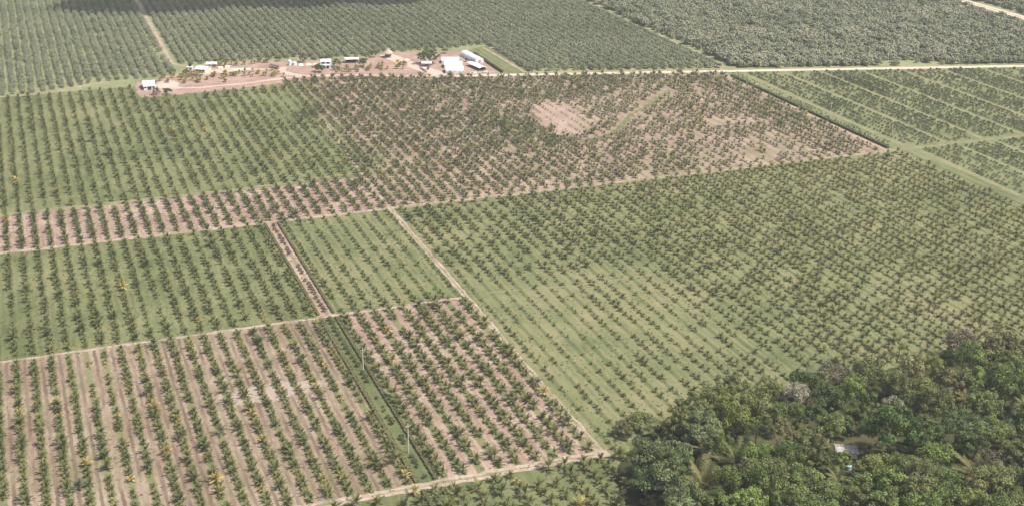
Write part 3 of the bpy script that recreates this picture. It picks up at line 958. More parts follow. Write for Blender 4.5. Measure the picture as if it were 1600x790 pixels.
for (x, y, r, hc, kind) in sorted(FOREST_TREES, key=lambda t: -t[1]):
    kinds_seen.setdefault(kind, []).append((x, y, r, hc))
order_k = {}
for kind, L in kinds_seen.items():
    L.sort(key=lambda t: frame_pos(t[0], t[1])[0])
    for i, t in enumerate(L): order_k[(kind,) + t] = (i + 1, len(L))
for (x, y, r, hc, kind) in FOREST_TREES:
    i, n = order_k[(kind, x, y, r, hc)]
    size = 'wide' if r > 6.9 else ('small' if r < 5.3 else 'broad')
    if n == 1:
        lab = '%s %s broadleaf tree in the forest corner' % (size, LOOKS[kind])
    else:
        lab = '%s %s forest tree, %s from the left of the %s ones' % (size, LOOKS[kind], nth(i), LOOKS[kind])
    t = empty('forest_tree', (x, y, 0.05), rgf.uniform(0, 6.28))
    tag(t, lab, 'tree', 'trees of the forest corner')
    bare = kind in ('brown', 'pale')
    hc = hc * rgf.uniform(0.88, 1.15)
    if kind in ('pale', 'cream'): hc += 2.5
    hh = hc
    link('trunk', rgf.choice(FTP if kind in ('pale', 'grey', 'brown', 'cream') else FT), t, scl=(r * 1.25, r * 1.25, hh * 0.76))
    c = link('crown', rgf.choice(FCB if bare else FC), t, (0, 0, hc), (0, 0, 0), (r * rgf.uniform(0.98, 1.2), r * rgf.uniform(0.98, 1.2), r * rgf.uniform(0.9, 1.3)))
    c['hue'] = rgf.uniform(0.4, 0.62)
    c.material_slots[0].link = 'OBJECT'
    c.material_slots[0].material = M['f_' + kind]

# big feather palms of the forest
def forest_palm(x, y, L, n, hue, label, trunk_h=0.8, el=(1.35, 0.5), dr=0.8, seed=1, r=0.35):
    rg = random.Random(seed)
    t = empty('forest_palm', (x, y, 0.05))
    tag(t, label, 'palm', 'feather palms of the forest corner')
    mb = MB()
    k = 6
    mb.tube([(0.15 * math.sin(i), 0.1 * math.cos(i * 1.7), trunk_h * i / k - 0.05) for i in range(k + 1)], [r * (1.2 if i == 0 else 1 - 0.25 * i / k) for i in range(k + 1)], 8)
    link('trunk', mb.mesh('trunk', M['pale_bark']), t)
    for i in range(n):
        f = i / (n - 1)
        mb = MB()
        frond_into(mb, L * rg.uniform(0.85, 1.1), el[0] + (el[1] - el[0]) * f + rg.uniform(-0.08, 0.08), dr * (0.6 + 0.8 * f), pairs=18, wid=0.2, rng=rg, leaf_len=0.2)
        o = link('frond', mb.mesh('frond', M['palm']), t, (0, 0, trunk_h), (0, 0, i * 2.39996 + rg.uniform(-0.2, 0.2)))
        o['hue'] = hue + 0.18 * f + rg.uniform(-0.08, 0.08)
    return t


forest_palm(214.5, 371.7, 12.0, 17, 0.52, 'large light green feather palm rising among grey-green trees', 4.0, seed=1)
forest_palm(233.9, 381.9, 11.0, 16, 0.40, 'tall dark feather palm behind the large light green one', 4.5, (1.4, 0.15), 0.9, 2)
forest_palm(312.9, 345.5, 11.0, 16, 0.52, 'spreading feather palm beside the thin brown trees', 3.5, (1.25, 0.35), 0.75, 3)
forest_palm(355.9, 372.3, 5.6, 15, 0.45, 'palm on a tall bare pale trunk near the right edge', 12.5, (1.2, -0.35), 1.0, 4, 0.28)
forest_palm(362.3, 417.1, 5.0, 12, 0.5, 'slender light palm above the bright green trees', 8.0, (1.3, 0.1), 0.9, 5, 0.22)

for i, (x, y, L, hue, h, lab) in enumerate([
        (247, 370, 7.5, 0.5, 5.5, 'feather palm among olive trees left of the forest house'),
        (262, 358, 7.0, 0.55, 5.0, 'light feather palm below the pale blue tank'),
        (291, 352, 7.5, 0.45, 5.5, 'feather palm among bright trees right of the forest house'),
        (226, 392, 7.0, 0.5, 6.0, 'feather palm between the grey-green trees'),
        (335, 357, 7.0, 0.5, 6.5, 'feather palm left of the tall bare-trunked palm'),
        (344, 392, 6.5, 0.55, 7.0, 'light feather palm in the upper right of the forest'),
        (206, 366, 6.5, 0.5, 5.5, 'feather palm at the left margin of the forest')]):
    forest_palm(x, y, L, 13, hue, lab, h, (1.35, 0.0), 1.0, 20 + i, 0.25)

# low growth between the trees
UG = [crown_mesh('shrub', M[k], 9, 420, 0.13, 90 + i, flat=0.7, low=-0.1) for i, k in enumerate(('f_mid', 'f_olive', 'f_light', 'f_dark', 'f_dark', 'f_blue'))]
pts = []
for _ in range(9000):
    x, y = random.uniform(183, 440), random.uniform(295, 446)
    if not inside(FOREST, x, y) or not in_view(x, y, 0.08) or len(pts) > 480: continue
    if (x - 281.5) ** 2 + (y - 381) ** 2 < 60: continue
    if (x - 276) ** 2 + (y - 371) ** 2 < 16: continue
    if all((x - p[0]) ** 2 + (y - p[1]) ** 2 > 11 for p in pts):
        s = random.uniform(1.4, 3.2)
        edge = not (inside(FOREST, x - 5, y + 6))
        pts.append((x, y, s * 0.35, random.uniform(0, 6.28), s * (0.7 if edge else 1), random.uniform(0.3, 0.7), random.randrange(6)))
scatter('undergrowth', 'tangled low shrubs filling the gaps between forest trees', 'undergrowth', UG, pts)

# ------------------------------------------------------------------ hedges
def hedge(x0, x1, y0, y1, wd, h, label, hue=0.45, m='hedge_leaf', per=16, leaf=0.34, group='clipped hedges'):
    rg = random.Random(int(x0 * 7 + y0))
    mb = MB()
    L = math.hypot(x1 - x0, y1 - y0)
    d = Vector(((x1 - x0) / L, (y1 - y0) / L, 0))
    nr = Vector((-d.y, d.x, 0))
    n = int(L / 3)
    for i in range(n):                       # woody dense inside
        p = Vector((x0, y0, 0)) + d * (i + 0.5) * L / n
        a, b, c = d * L / n * 0.5, nr * wd * 0.36, Vector((0, 0, h * rg.uniform(0.78, 0.9)))
        q = [p - a - b, p + a - b, p + a + b, p - a + b]
        mb.face([v + c for v in q], 0.3)
        mb.face([q[0], q[1], q[1] + c, q[0] + c], 0.3)
        mb.face([q[2], q[3], q[3] + c, q[2] + c], 0.3)
        if i in (0, n - 1):
            mb.face([q[1], q[2], q[2] + c, q[1] + c], 0.3)
            mb.face([q[3], q[0], q[0] + c, q[3] + c], 0.3)
    for _ in range(int(L * per)):
        s = rg.uniform(0, L)
        sec = rg.random()
        bulge = 1 + 0.16 * noise.noise((s * 0.4, x0, 0.0)) + 0.1 * noise.noise((s * 1.7, x0, 4.0))
        if sec < 0.5:
            o, z, nm = rg.uniform(-0.5, 0.5) * wd, h * bulge, Vector((0, 0, 1))
        else:
            sg = 1 if sec < 0.75 else -1
            o, z, nm = sg * 0.5 * wd * bulge, rg.uniform(0.05, 1.0) * h, nr * sg
        p = Vector((x0, y0, 0)) + d * s + nr * o + Vector((0, 0, z + rg.uniform(-0.12, 0.12)))
        nm = (nm + Vector((rg.gauss(0, 0.5), rg.gauss(0, 0.5), rg.gauss(0.2, 0.5)))).normalized()
        a = nm.orthogonal().normalized()
        a.rotate(Matrix.Rotation(rg.uniform(0, 6.28), 3, nm))
        b = nm.cross(a)
        k = leaf * rg.uniform(0.6, 1.3)
        mb.face([p - a * k, p - b * k * 0.6, p + a * k, p + b * k * 0.6], rg.uniform(0.2, 0.8))
    o = link('hedge', mb.mesh('hedge', M[m]))
    o['hue'] = hue
    return tag(o, label, 'hedge', group)


hedge(120.2, 120.3, 417, 573.5, 1.8, 1.0, 'long clipped hedge on the left side of the grassy strip', 0.62)
hedge(127.6, 127.7, 417, 573.5, 1.8, 1.0, 'long clipped hedge on the right side of the grassy strip', 0.52)
hedge(120.3, 120.2, 578.5, 711.5, 1.3, 0.9, 'straight hedge on the left side of the pink soil strip', 0.62)
hedge(127.6, 127.6, 578.5, 711.5, 1.3, 0.9, 'straight hedge on the right side of the pink soil strip', 0.58)
hedge(120.4, 120.4, 380, 410.5, 1.7, 1.4, 'short hedge left of the pair at the bottom edge', 0.5)
hedge(127.8, 127.8, 380, 410, 1.7, 1.4, 'short hedge right of the pair at the bottom edge', 0.42)
hedge(537.6, 537.2, 718.5, 930, 2.3, 1.7, 'dark hedge along the pale track beside the shrub field', 0.35, 'hedge_leaf', 9, 0.5)
hedge(367.5, 367.8, 1000, 1072, 1.8, 2.0, 'dark hedge on the left side of the paddock', 0.25, 'hedge_leaf', 8, 0.5)

# bushes planted inside the hedged strip
BUSH = [crown_mesh('foliage', M['shrub_leaf'], 9, 420, 0.14, 200 + k, flat=0.9, low=-0.3) for k in range(4)]
BSTEM = trunk_mesh('stem', M['bark'], 1.0, 0.05, 4, 0.5, 5)


def bush(x, y, r, hue, label, group, m=None, name='bush'):
    t = empty(name, (x, y, 0.03), random.uniform(0, 6.28))
    tag(t, label, 'bush', group)
    link('stem', BSTEM, t, scl=(r * 0.9,) * 3)
    c = link('foliage', random.choice(BUSH), t, (0, 0, r * 0.75), (0, 0, 0), (r, r, r * 0.9))
    c['hue'] = hue
    if m is not None:
        c.material_slots[0].link = 'OBJECT'
        c.material_slots[0].material = m
    return t


ys = [419.5, 428, 431.5, 435.5, 447, 450.5, 463.5, 466.5, 469, 475, 478.5, 487, 503, 507, 511, 519, 524, 528, 533, 538, 543, 548, 553, 558, 562, 567, 571]
for i, y in enumerate(ys):
    bush(124.0 + random.uniform(-0.5, 0.5), y, random.uniform(1.1, 1.6) * (0.7 if y in (475, 478.5, 487) else 1), random.uniform(0.15, 0.4),
         'round green bush on the grassy strip between hedges, %s from the front' % nth(i + 1), 'bushes on the grassy hedged strip')
ys = [582, 586, 589, 594, 599, 604, 607, 611, 614, 618, 622, 633, 637, 642, 661, 665, 668, 676, 679, 682, 686, 690, 696, 700, 706]
for i, y in enumerate(ys):
    bush(124.0 + random.uniform(-0.5, 0.5), y, random.uniform(0.9, 1.5), random.uniform(0.25, 0.6),
         'small brown bush on the pink soil strip between hedges, %s from the front' % nth(i + 1), 'brown bushes on the pink hedged strip', M['brown_leaf'])
for i, (x, y) in enumerate([(124.2, 389.5), (124.0, 399), (123.8, 403)]):
    bush(x, y, 1.5, 0.5, 'yellowish bush between the short hedges, %s from the bottom' % nth(i + 1), 'bushes between the short hedges')

# ------------------------------------------------------------------ orchard beyond the farm
OC = [crown_mesh('crown', M['orchard_leaf'], 11, 380, 0.16, 300 + k, flat=0.8, low=-0.4, lobe=0.46) for k in range(6)]
OT = trunk_mesh('trunk', M['bark'], 1.0, 0.07, 4, 0.4, 31)
ORCH = []
OSP = 7.1


def orchard_ok(x, y):
    if near_line([(123.6, 1600), (123.3, 1358), (122.6, 1240), (121.4, 1124), (123.5, 1112), (135, 1101)], x, y, 5.0): return False
    return in_view(x, y, 0.09)


for side, xs in (('left', [117.0 - OSP * k for k in range(32)]), ('right', [129.5 + OSP * k for k in range(59)])):
    for ri, x in enumerate(xs):
        if side == 'left': y0 = 1056 if x < 15 else (1057 + (x - 15) * 0.4 if x < 60 else 1076)
        else: y0 = 1112 if x < 165 else (1108 if x < 235 else 1094 if x < 285 else 1101 if x < 368 else 1103 if x < 392 else max(1000, road_y(x) + 14))
        if side == 'right' and x > 392: y0 = road_y(x) + 12
        y = y0 + random.uniform(0, 1.5)
        i = 0
        while y < 1640:
            px, py = x + random.gauss(0, 0.35), y + random.gauss(0, 0.6)
            if orchard_ok(px, py) and random.random() > 0.03:
                gap = abs(y - 1250) < 2.5 and side == 'left'
                s = random.uniform(2.3, 2.9) * (1.0 + 0.10 * noise.noise((px * 0.03, py * 0.03, 0)))
                if y - y0 < 14 and side == 'left': s *= 0.8
                if side == 'right' and x > 380: s *= 1.12
                if not gap:
                    i += 1
                    ORCH.append([side, ri, i, px, py, s, 0.45 + 0.35 * noise.noise((px * 0.012, py * 0.012, 4)) + random.gauss(0, 0.12)])
            y += 4.7
near = sorted((p for p in ORCH if in_view(p[3], p[4], -0.003)), key=lambda p: p[3] ** 2 + p[4] ** 2)[:300]
chosen = set(id(p) for p in near)
rows = {}
for p in near: rows.setdefault((p[0], p[1]), []).append(p)
for k in rows:
    rows[k].sort(key=lambda p: p[4])
    for i, p in enumerate(rows[k]): p[2] = i + 1
rgo = random.Random(3)
for p in near:
    side, ri, i, x, y, s, h = p
    t = empty('orchard_tree', (x, y, 0.0), rgo.uniform(0, 6.28))
    tag(t, 'round grey-green orchard tree, %s from front, %s row %s of the lane' % (nth(i), nth(ri + 1), side), 'tree', 'orchard trees behind the farm')
    link('trunk', OT, t, scl=(s * 0.75,) * 3)
    c = link('crown', rgo.choice(OC), t, (0, 0, s * 0.78), (0, 0, 0), (s, s, s * 0.95))
    c['hue'] = h


def joined_tree(seed, m, leaves, leaf, n=10, cz=0.78, flat=0.8):
    src = crown_mesh('crown', m, n, leaves, leaf, seed, flat=flat, low=-0.4, lobe=0.46)
    mb = MB()
    vs = [v.co.copy() for v in src.vertices]
    lv = src.attributes['leafval'].data
    for pl in src.polygons:
        mb.face([vs[i] + Vector((0, 0, cz)) for i in pl.vertices], lv[pl.index].value)
    mb.tube([(0, 0, -0.05), (0, 0, 0.6)], [0.07, 0.05], 5, mi=1)
    return mb.mesh('tree', m, M['bark'])


OK = [joined_tree(320 + k, M['orchard_leaf'], 320, 0.17) for k in range(6)]
scatter('orchard', 'rows of round grey-green orchard trees reaching to the far edge', 'orchard', OK,
        [(p[3], p[4], 0, random.uniform(0, 6.28), p[5], p[6], random.randrange(6)) for p in ORCH if id(p) not in chosen])

# ------------------------------------------------------------------ scrub wood right of the orchard, planted back from the road
SC = [crown_mesh('crown', M['scrub_leaf'], 11, 360, 0.19, 400 + k, flat=(0.7, 0.9, 0.6)[k % 3], low=-0.4, lobe=0.44) for k in range(6)]
SK = [joined_tree(420 + k, M['scrub_leaf'], 340, 0.19, 10, 0.78, (0.7, 0.9, 0.6)[k % 3]) for k in range(6)]
SCR = []
dx, dy = math.cos(math.atan(-0.268)), math.sin(math.atan(-0.268))
nx, ny = -dy, dx
for ln in range(140):
    s0 = -420.0
    while s0 < 760:
        bx, by = 556 + dx * s0, road_y(556) + dy * s0
        off = 12 + ln * 5.6 + random.gauss(0, 0.9)
        x, y = bx + nx * off + random.gauss(0, 0.6), by + ny * off
        s0 += random.uniform(4.8, 7.2)
        if x < 555 + 0.6 * random.random() or not in_view(x, y, 0.08): continue
        if -24 < x - 922.5 < 13: continue
        if ln < 3 and 655 < x < 715 and random.random() < (0.95 if ln == 0 else 0.8 if ln == 1 else 0.3) and 676 < x: continue
        n = noise.noise((x * 0.02, y * 0.02, 6))
        if random.random() < 0.04 + max(0, -n - 0.3): continue
        SCR.append([ln, 0, x, y, random.choice((2.4, 3.0, 3.4, 4.0, 4.8)) * random.uniform(0.9, 1.1) * (1 + 0.15 * n), 0.5 + 0.35 * noise.noise((x * 0.009, y * 0.013, 2)) + random.gauss(0, 0.16)])
near = sorted((p for p in SCR if in_view(p[2], p[3], -0.003)), key=lambda p: p[0] * 1000 + p[2])[:300]
chosen = set(id(p) for p in near)
rows = {}
for p in near: rows.setdefault(p[0], []).append(p)
for k in rows:
    for i, p in enumerate(sorted(rows[k], key=lambda q: q[2])): p[1] = i + 1
for p in near:
    ln, i, x, y, s, h = p
    t = empty('scrub_tree', (x, y, 0.0), rgo.uniform(0, 6.28))
    tag(t, 'grey-green scrub tree, %s from left, %s line behind the gravel road' % (nth(i), nth(ln + 1)), 'tree', 'scrub trees behind the gravel road')
    link('trunk', OT, t, scl=(s * 0.75,) * 3)
    c = link('crown', rgo.choice(SC), t, (0, 0, s * 0.78), (0, 0, 0), (s, s, s))
    c['hue'] = h
scatter('scrub_wood', 'dense grey-green scrub wood stretching to the far right', 'wood', SK,
        [(p[2], p[3], 0, random.uniform(0, 6.28), p[4], p[5], random.randrange(6)) for p in SCR if id(p) not in chosen])

# ------------------------------------------------------------------ shrub rows right of the dark hedge
HK = [joined_tree(500 + k, M['shrub_leaf'], 130, 0.26, 7, 0.7) for k in range(4)]
SHR = []
bands = [551, 583, 613, 646, 679, 712, 745, 780, 815, 850, 885, 920, 955]
ri = 0
for x in (542.6, 546.4):
    y = 722
    while y < road_y(x) - 10:
        y += random.uniform(2.5, 4.5)
        if random.random() < 0.75: SHR.append([0, ri, 0, x + random.gauss(0, 0.4), y, random.uniform(0.5, 1.0), 0.6])
    ri += 1
for a, b in zip(bands, bands[1:]):
    n = int((b - a - 7) / 5.2) + 1
    for k in range(n):
        x = a + 4.5 + k * (b - a - 9) / max(1, n - 1)
        for half, (ya, yb) in enumerate(((719, road_y(x) - 8), (480, 709))):
            y = ya + random.uniform(0, 2)
            while y < yb:
                px, py = x + (4 if half else 0) + random.gauss(0, 0.4), y
                nn = noise.noise((px * 0.03, py * 0.02, 11))
                y += random.uniform(2.0, 3.3)
                if in_view(px, py, 0.07) and random.random() > 0.12 - 0.4 * min(0, nn):
                    SHR.append([half, ri, 0, px, py, random.uniform(0.8, 1.4) * (1 + 0.5 * max(0, nn)), 0.5 - 0.35 * nn + random.gauss(0, 0.1)])
        ri += 1
near = sorted((p for p in SHR if in_view(p[3], p[4], -0.003)), key=lambda p: (p[3] ** 2 + p[4] ** 2) / p[5] ** 0.6)[:300]
chosen = set(id(p) for p in near)
rows = {}
for p in near: rows.setdefault((p[0], p[1]), []).append(p)
for half in (0, 1):
    ks = sorted((k for k in rows if k[0] == half), key=lambda k: k[1])
    for j, k in enumerate(ks):
        for i, p in enumerate(sorted(rows[k], key=lambda q: q[4])):
            where = 'behind the right-hand track' if half == 0 else 'before the right-hand track'
            bush(p[3], p[4], p[5], p[6], 'low green shrub %s, %s from front, %s row' % (where, nth(i + 1), nth(j + 1)),
                 'shrubs in the field right of the dark hedge', name='shrub')
scatter('shrub_field', 'rows of low green shrubs across the far right field', 'shrubs', HK,
        [(p[3], p[4], 0.03, random.uniform(0, 6.28), p[5], p[6], random.randrange(4)) for p in SHR if id(p) not in chosen])

# ------------------------------------------------------------------ buildings
def part(name, mb, m, parent, loc=(0, 0, 0)):
    return link(name, mb.mesh(name, m), parent, loc)


def opening(name, parent, x, y, z, w_, h_, face, m, frame=True):
    """A door or window set 3 cm proud of a wall; face is 'f' (front, -y), 'l', 'r'."""
    mb = MB()
    if face == 'f': mb.box(x - w_ / 2, x + w_ / 2, y - 0.05, y - 0.005, z, z + h_)
    else:
        s = -1 if face == 'l' else 1
        mb.box(min(x, x + s * 0.05) + s * 0.005, max(x, x + s * 0.05) + s * 0.005, y - w_ / 2, y + w_ / 2, z, z + h_)
    o = part(name, mb, m, parent)
    if frame:
        fb = MB()
        t = 0.12
        if face == 'f':
            for a in ((x - w_ / 2 - t, x - w_ / 2, z - t, z + h_ + t), (x + w_ / 2, x + w_ / 2 + t, z - t, z + h_ + t), (x - w_ / 2, x + w_ / 2, z + h_, z + h_ + t)):
                fb.box(a[0], a[1], y - 0.09, y - 0.004, a[2], a[3])
        else:
            s = -1 if face == 'l' else 1
            for a in ((y - w_ / 2 - t, y - w_ / 2, z - t, z + h_ + t), (y + w_ / 2, y + w_ / 2 + t, z - t, z + h_ + t), (y - w_ / 2, y + w_ / 2, z + h_, z + h_ + t)):
                fb.box(min(x, x + s * 0.09) + s * 0.004, max(x, x + s * 0.09) + s * 0.004, a[0], a[1], a[2], a[3])
        part('frame', fb, M['timber'], o)
    return o


def gable_roof(parent, w_, d_, h, rise, m, over=0.5, along='y', t=0.14, ribs=True):
    """Two sloping sheets meeting at a ridge; along tells which way the ridge runs."""
    mb = MB()
    W, D = w_ / 2 + over, d_ / 2 + over
    drop = rise * over / ((w_ if along == 'y' else d_) / 2)
    for s in (-1, 1):
        if along == 'y':
            q = [Vector((0, -D, h + rise)), Vector((0, D, h + rise)), Vector((s * W, D, h - drop)), Vector((s * W, -D, h - drop))]
        else:
            q = [Vector((-W, 0, h + rise)), Vector((W, 0, h + rise)), Vector((W, s * D, h - drop)), Vector((-W, s * D, h - drop))]
        up = Vector((0, 0, t))
        mb.face([v + up for v in q])
        mb.face(list(reversed(q)))
        for i in range(4):
            a, b = q[i], q[(i + 1) % 4]
            mb.face([a, b, b + up, a + up])
    o = part('roof', mb, m, parent)
    rb = MB()
    if along == 'y': rb.box(-0.25, 0.25, -D - 0.02, D + 0.02, h + rise + t * 0.6, h + rise + t + 0.1)
    else: rb.box(-W - 0.02, W + 0.02, -0.25, 0.25, h + rise + t * 0.6, h + rise + t + 0.1)
    part('ridge_cap', rb, m, o)
    return o


def walls(parent, w_, d_, h, rise, m, along='y', t=0.15):
    mb = MB()
    W, D = w_ / 2, d_ / 2
    for (a, b) in (((-W, -D), (W, -D)), ((W, -D), (W, D)), ((W, D), (-W, D)), ((-W, D), (-W, -D))):
        mb.face([(a[0], a[1], 0), (b[0], b[1], 0), (b[0], b[1], h), (a[0], a[1], h)])
    for s in (-1, 1):
        if along == 'y': mb.face([(-W, s * D, h), (W, s * D, h), (0, s * D, h + rise)])
        else: mb.face([(s * W, -D, h), (s * W, D, h), (s * W, 0, h + rise)])
    return part('wall', mb, m, parent)


def house(name, label, x, y, w_, d_, h, rise, rot, roof, wall, along='y', cat='building', doors=(), windows=(), over=0.5, group=None):
    t = empty(name, (x, y, 0.05), R(rot))
    tag(t, label, cat, group)
    walls(t, w_, d_, h, rise, wall, along)
    gable_roof(t, w_, d_, h, rise, roof, over, along)
    for (dx_, dw, dh) in doors:
        opening('door', t, dx_, -d_ / 2, 0.05, dw, dh, 'f', M['dark'])
    for (face, u, z, ww, wh) in windows:
        if face == 'f': opening('window', t, u, -d_ / 2, z, ww, wh, 'f', M['glass'])
        else: opening('window', t, (-w_ / 2 if face == 'l' else w_ / 2), u, z, ww, wh, face, M['glass'])
    return t


def open_shed(name, label, x, y, w_, d_, h, rise, rot, roof, along='x', back=None, cat='shed'):
    t = empty(name, (x, y, 0.05), R(rot))
    tag(t, label, cat)
    gable_roof(t, w_, d_, h, rise, roof, 0.4, along)
    n = max(2, int(w_ / 4) + 1)
    for i in range(n):
        for s in (-1, 1):
            mb = MB()
            px = -w_ / 2 + 0.3 + (w_ - 0.6) * i / (n - 1)
            mb.tube([(px, s * (d_ / 2 - 0.3), -0.05), (px, s * (d_ / 2 - 0.3), h + 0.1)], [0.12, 0.11], 6)
            part('post', mb, M['timber'], t)
    if back:
        mb = MB()
        mb.box(-w_ / 2 + 0.5, w_ / 2 - 0.5, d_ / 2 - 0.75, d_ / 2 - 0.55, 0, h * 0.95)
        part('back_wall', mb, back, t)  # near-black panel puts the shade under the shed roof into its colour
    return t


house('white_barn', 'white barn with pitched white roof at the left end of the yard', 94.5, 1044, 8.2, 15.0, 3.0, 2.4, -3, M['white_sheet'], M['wall_white'],
      'x', 'barn', doors=((0, 2.6, 3.0),), windows=(('f', -3, 1.5, 1.0, 1.0), ('f', 3, 1.5, 1.0, 1.0)))
house('farm_building', 'pale building with low white pitched roof among yellow palms', 141.6, 1083.5, 8.8, 11, 2.9, 1.1, -35, M['white_sheet'], M['wall_cream'],
      'x', 'building', doors=((0, 1.2, 2.1),), windows=(('f', -2.6, 1.1, 1.3, 1.0), ('f', 2.6, 1.1, 1.3, 1.0)))
house('farm_building', 'smaller white-roofed building behind the one among yellow palms', 150.6, 1098, 8.0, 6.5, 2.7, 0.9, -15, M['white_sheet'], M['wall_cream'],
      'x', 'building', doors=((-1.5, 1.1, 2.0),), windows=(('f', 1.6, 1.1, 1.2, 0.9),))
house('pump_house', 'small white pump house under a black water tank', 132.4, 1092, 4.4, 3.6, 2.4, 0.5, -18, M['white_sheet'], M['wall_white'],
      'x', 'shed', doors=((0.6, 0.9, 1.9),), over=0.25)


def tank(name, label, x, y, z, r, h, m, lid=True, group=None):
    t = empty(name, (x, y, z))
    tag(t, label, 'tank', group)
    mb = MB()
    mb.tube([(0, 0, 0), (0, 0, h * 0.3), (0, 0, h * 0.32), (0, 0, h * 0.62), (0, 0, h * 0.64), (0, 0, h * 0.82), (0, 0, h)], [r, r, r * 0.96, r * 0.96, r, r, r * 0.35], 14)
    part('body', mb, m, t)
    mb = MB()
    mb.tube([(0, 0, h * 0.98), (0, 0, h * 1.08)], [r * 0.4, r * 0.36], 10)
    part('lid', mb, m, t)
    return t


tank('water_tank', 'black plastic water tank on top of the small pump house', 132.6, 1092.2, 3.0, 1.3, 2.2, M['black_plastic'])
tank('water_tank', 'tall white tank, leftmost of the pale things beside the yard', 211.5, 1081.5, 0.05, 1.6, 4.4, M['white_sheet'])
tank('water_tank', 'short white tank right of the tall white one', 215.0, 1080.0, 0.05, 1.8, 3.0, M['white_sheet'])


def heap(name, label, cat, x, y, rx, ry, h, m, seed):
    rg = random.Random(seed)
    mb = MB()
    n, k = 14, 5
    rings = []
    for j in range(k + 1):
        t = j / k
        ring = []
        for i in range(n):
            a = 2 * math.pi * i / n
            q = (1 - t ** 1.5) * (1 + 0.25 * noise.noise((math.cos(a) * 1.5, math.sin(a) * 1.5, seed + t)))
            ring.append((rx * q * math.cos(a), ry * q * math.sin(a), h * (1 - (1 - t) ** 1.7) * (1 + 0.2 * noise.noise((a, t * 3, seed)))))
        rings.append(ring)
    for j in range(k):
        for i in range(n):
            i2 = (i + 1) % n
            mb.face([rings[j][i], rings[j][i2], rings[j + 1][i2], rings[j + 1][i]])
    o = link(name, mb.mesh(name, m), None, (x, y, 0.04))
    return tag(o, label, cat)


heap('sack_heap', 'white heap of sacks between the tanks and the house', 'heap', 219.6, 1077.3, 2.4, 1.6, 1.6, M['wall_white'], 3)
heap('sand_heap', 'pale sand heap just left of the white house', 'heap', 225.6, 1077.2, 2.8, 1.7, 1.5, M['tarp'], 4)
heap('rubble_heap', 'grey rubble heap at the top of the pale driveway', 'heap', 306.8, 1068, 3.0, 1.8, 1.1, M['concrete'], 5)
heap('frond_heap', 'straw-coloured heap of dry fronds left of the pale driveway', 'heap', 296.5, 1058, 4.5, 4.0, 1.8, M['straw'], 6)
heap('frond_heap', 'long low straw heap beside the white roofs', 'heap', 172, 1079.5, 8.0, 2.4, 1.1, M['tarp'], 7)
heap('earth_bank', 'dark strip of earth bank crossing the pale driveway', 'bank', 310, 1030, 1.6, 9.5, 0.8, M['rust_sheet'], 8)
for i, (x, y, a) in enumerate([(156, 1089, 12), (162, 1090, -8)]):
    t = empty('covered_stack', (x, y, 0.05), R(a))
    tag(t, 'pale tarpaulin-covered stack right of the white roofs, %s one' % ('nearer' if i == 0 else 'farther'), 'stack')
    mb = MB()
    mb.face([(-2, -1.3, 0), (2, -1.3, 0), (2, -0.6, 1.3), (-2, -0.6, 1.3)])
    mb.face([(2, 1.3, 0), (-2, 1.3, 0), (-2, 0.6, 1.3), (2, 0.6, 1.3)])
    mb.face([(-2, -0.6, 1.3), (2, -0.6, 1.3), (1.7, 0.0, 1.6), (-1.7, 0.0, 1.6)])
    mb.face([(2, 0.6, 1.3), (-2, 0.6, 1.3), (-1.7, 0.0, 1.6), (1.7, 0.0, 1.6)])
    mb.face([(2, -1.3, 0), (2, 1.3, 0), (2, 0.6, 1.3), (1.7, 0, 1.6), (2, -0.6, 1.3)])
    mb.face([(-2, 1.3, 0), (-2, -1.3, 0), (-2, -0.6, 1.3), (-1.7, 0, 1.6), (-2, 0.6, 1.3)])
    part('cover', mb, M['tarp'], t)
    for s in (-1, 1):
        mb = MB()
        mb.tube([(s * 1.0, -1.34, 0.02), (s * 1.0, -0.62, 1.34), (s * 1.0, 0.62, 1.34), (s * 1.0, 1.34, 0.02)], [0.04] * 4, 5)
        part('rope', mb, M['timber'], t)
open_shed('low_shed', 'low dark-roofed open shed alone on the bare yard', 198, 1076, 9.5, 3.6, 1.9, 0.5, -58, M['rust_sheet'])

# the two-storey house
t = house('farm_house', 'pale two-storey farm house beside the large round tree', 238, 1065, 7.4, 8.0, 5.6, 1.0, -17, M['white_sheet'], M['wall_blue'], 'x', 'house',
          doors=((1.6, 1.0, 2.1),), windows=(('f', -1.8, 0.9, 1.4, 1.2), ('f', -2.0, 3.7, 1.4, 1.2), ('f', 1.8, 3.7, 1.4, 1.2), ('l', 0, 3.7, 1.4, 1.2)))
mb = MB()
mb.box(-3.9, 3.9, -5.9, -4.02, 2.75, 2.9)
o = part('porch_roof', mb, M['wall_white'], t)
for px in (-3.6, 0, 3.6):
    mb = MB()
    mb.tube([(px, -5.7, -0.05), (px, -5.7, 2.75)], [0.1, 0.1], 6)
    part('post', mb, M['wall_white'], o)
house('annex', 'low cream annex left of the two-storey house', 230.8, 1068, 5.0, 4.5, 2.4, 0.6, -17, M['tarp'], M['wall_cream'], 'x', 'building', doors=((0.8, 0.9, 1.9),), over=0.3)
open_shed('long_shed', 'long open shed with white roof between two dark trees', 262, 1075, 10.8, 6.5, 3.2, 0.8, -15, M['white_sheet'], back=M['dark'])

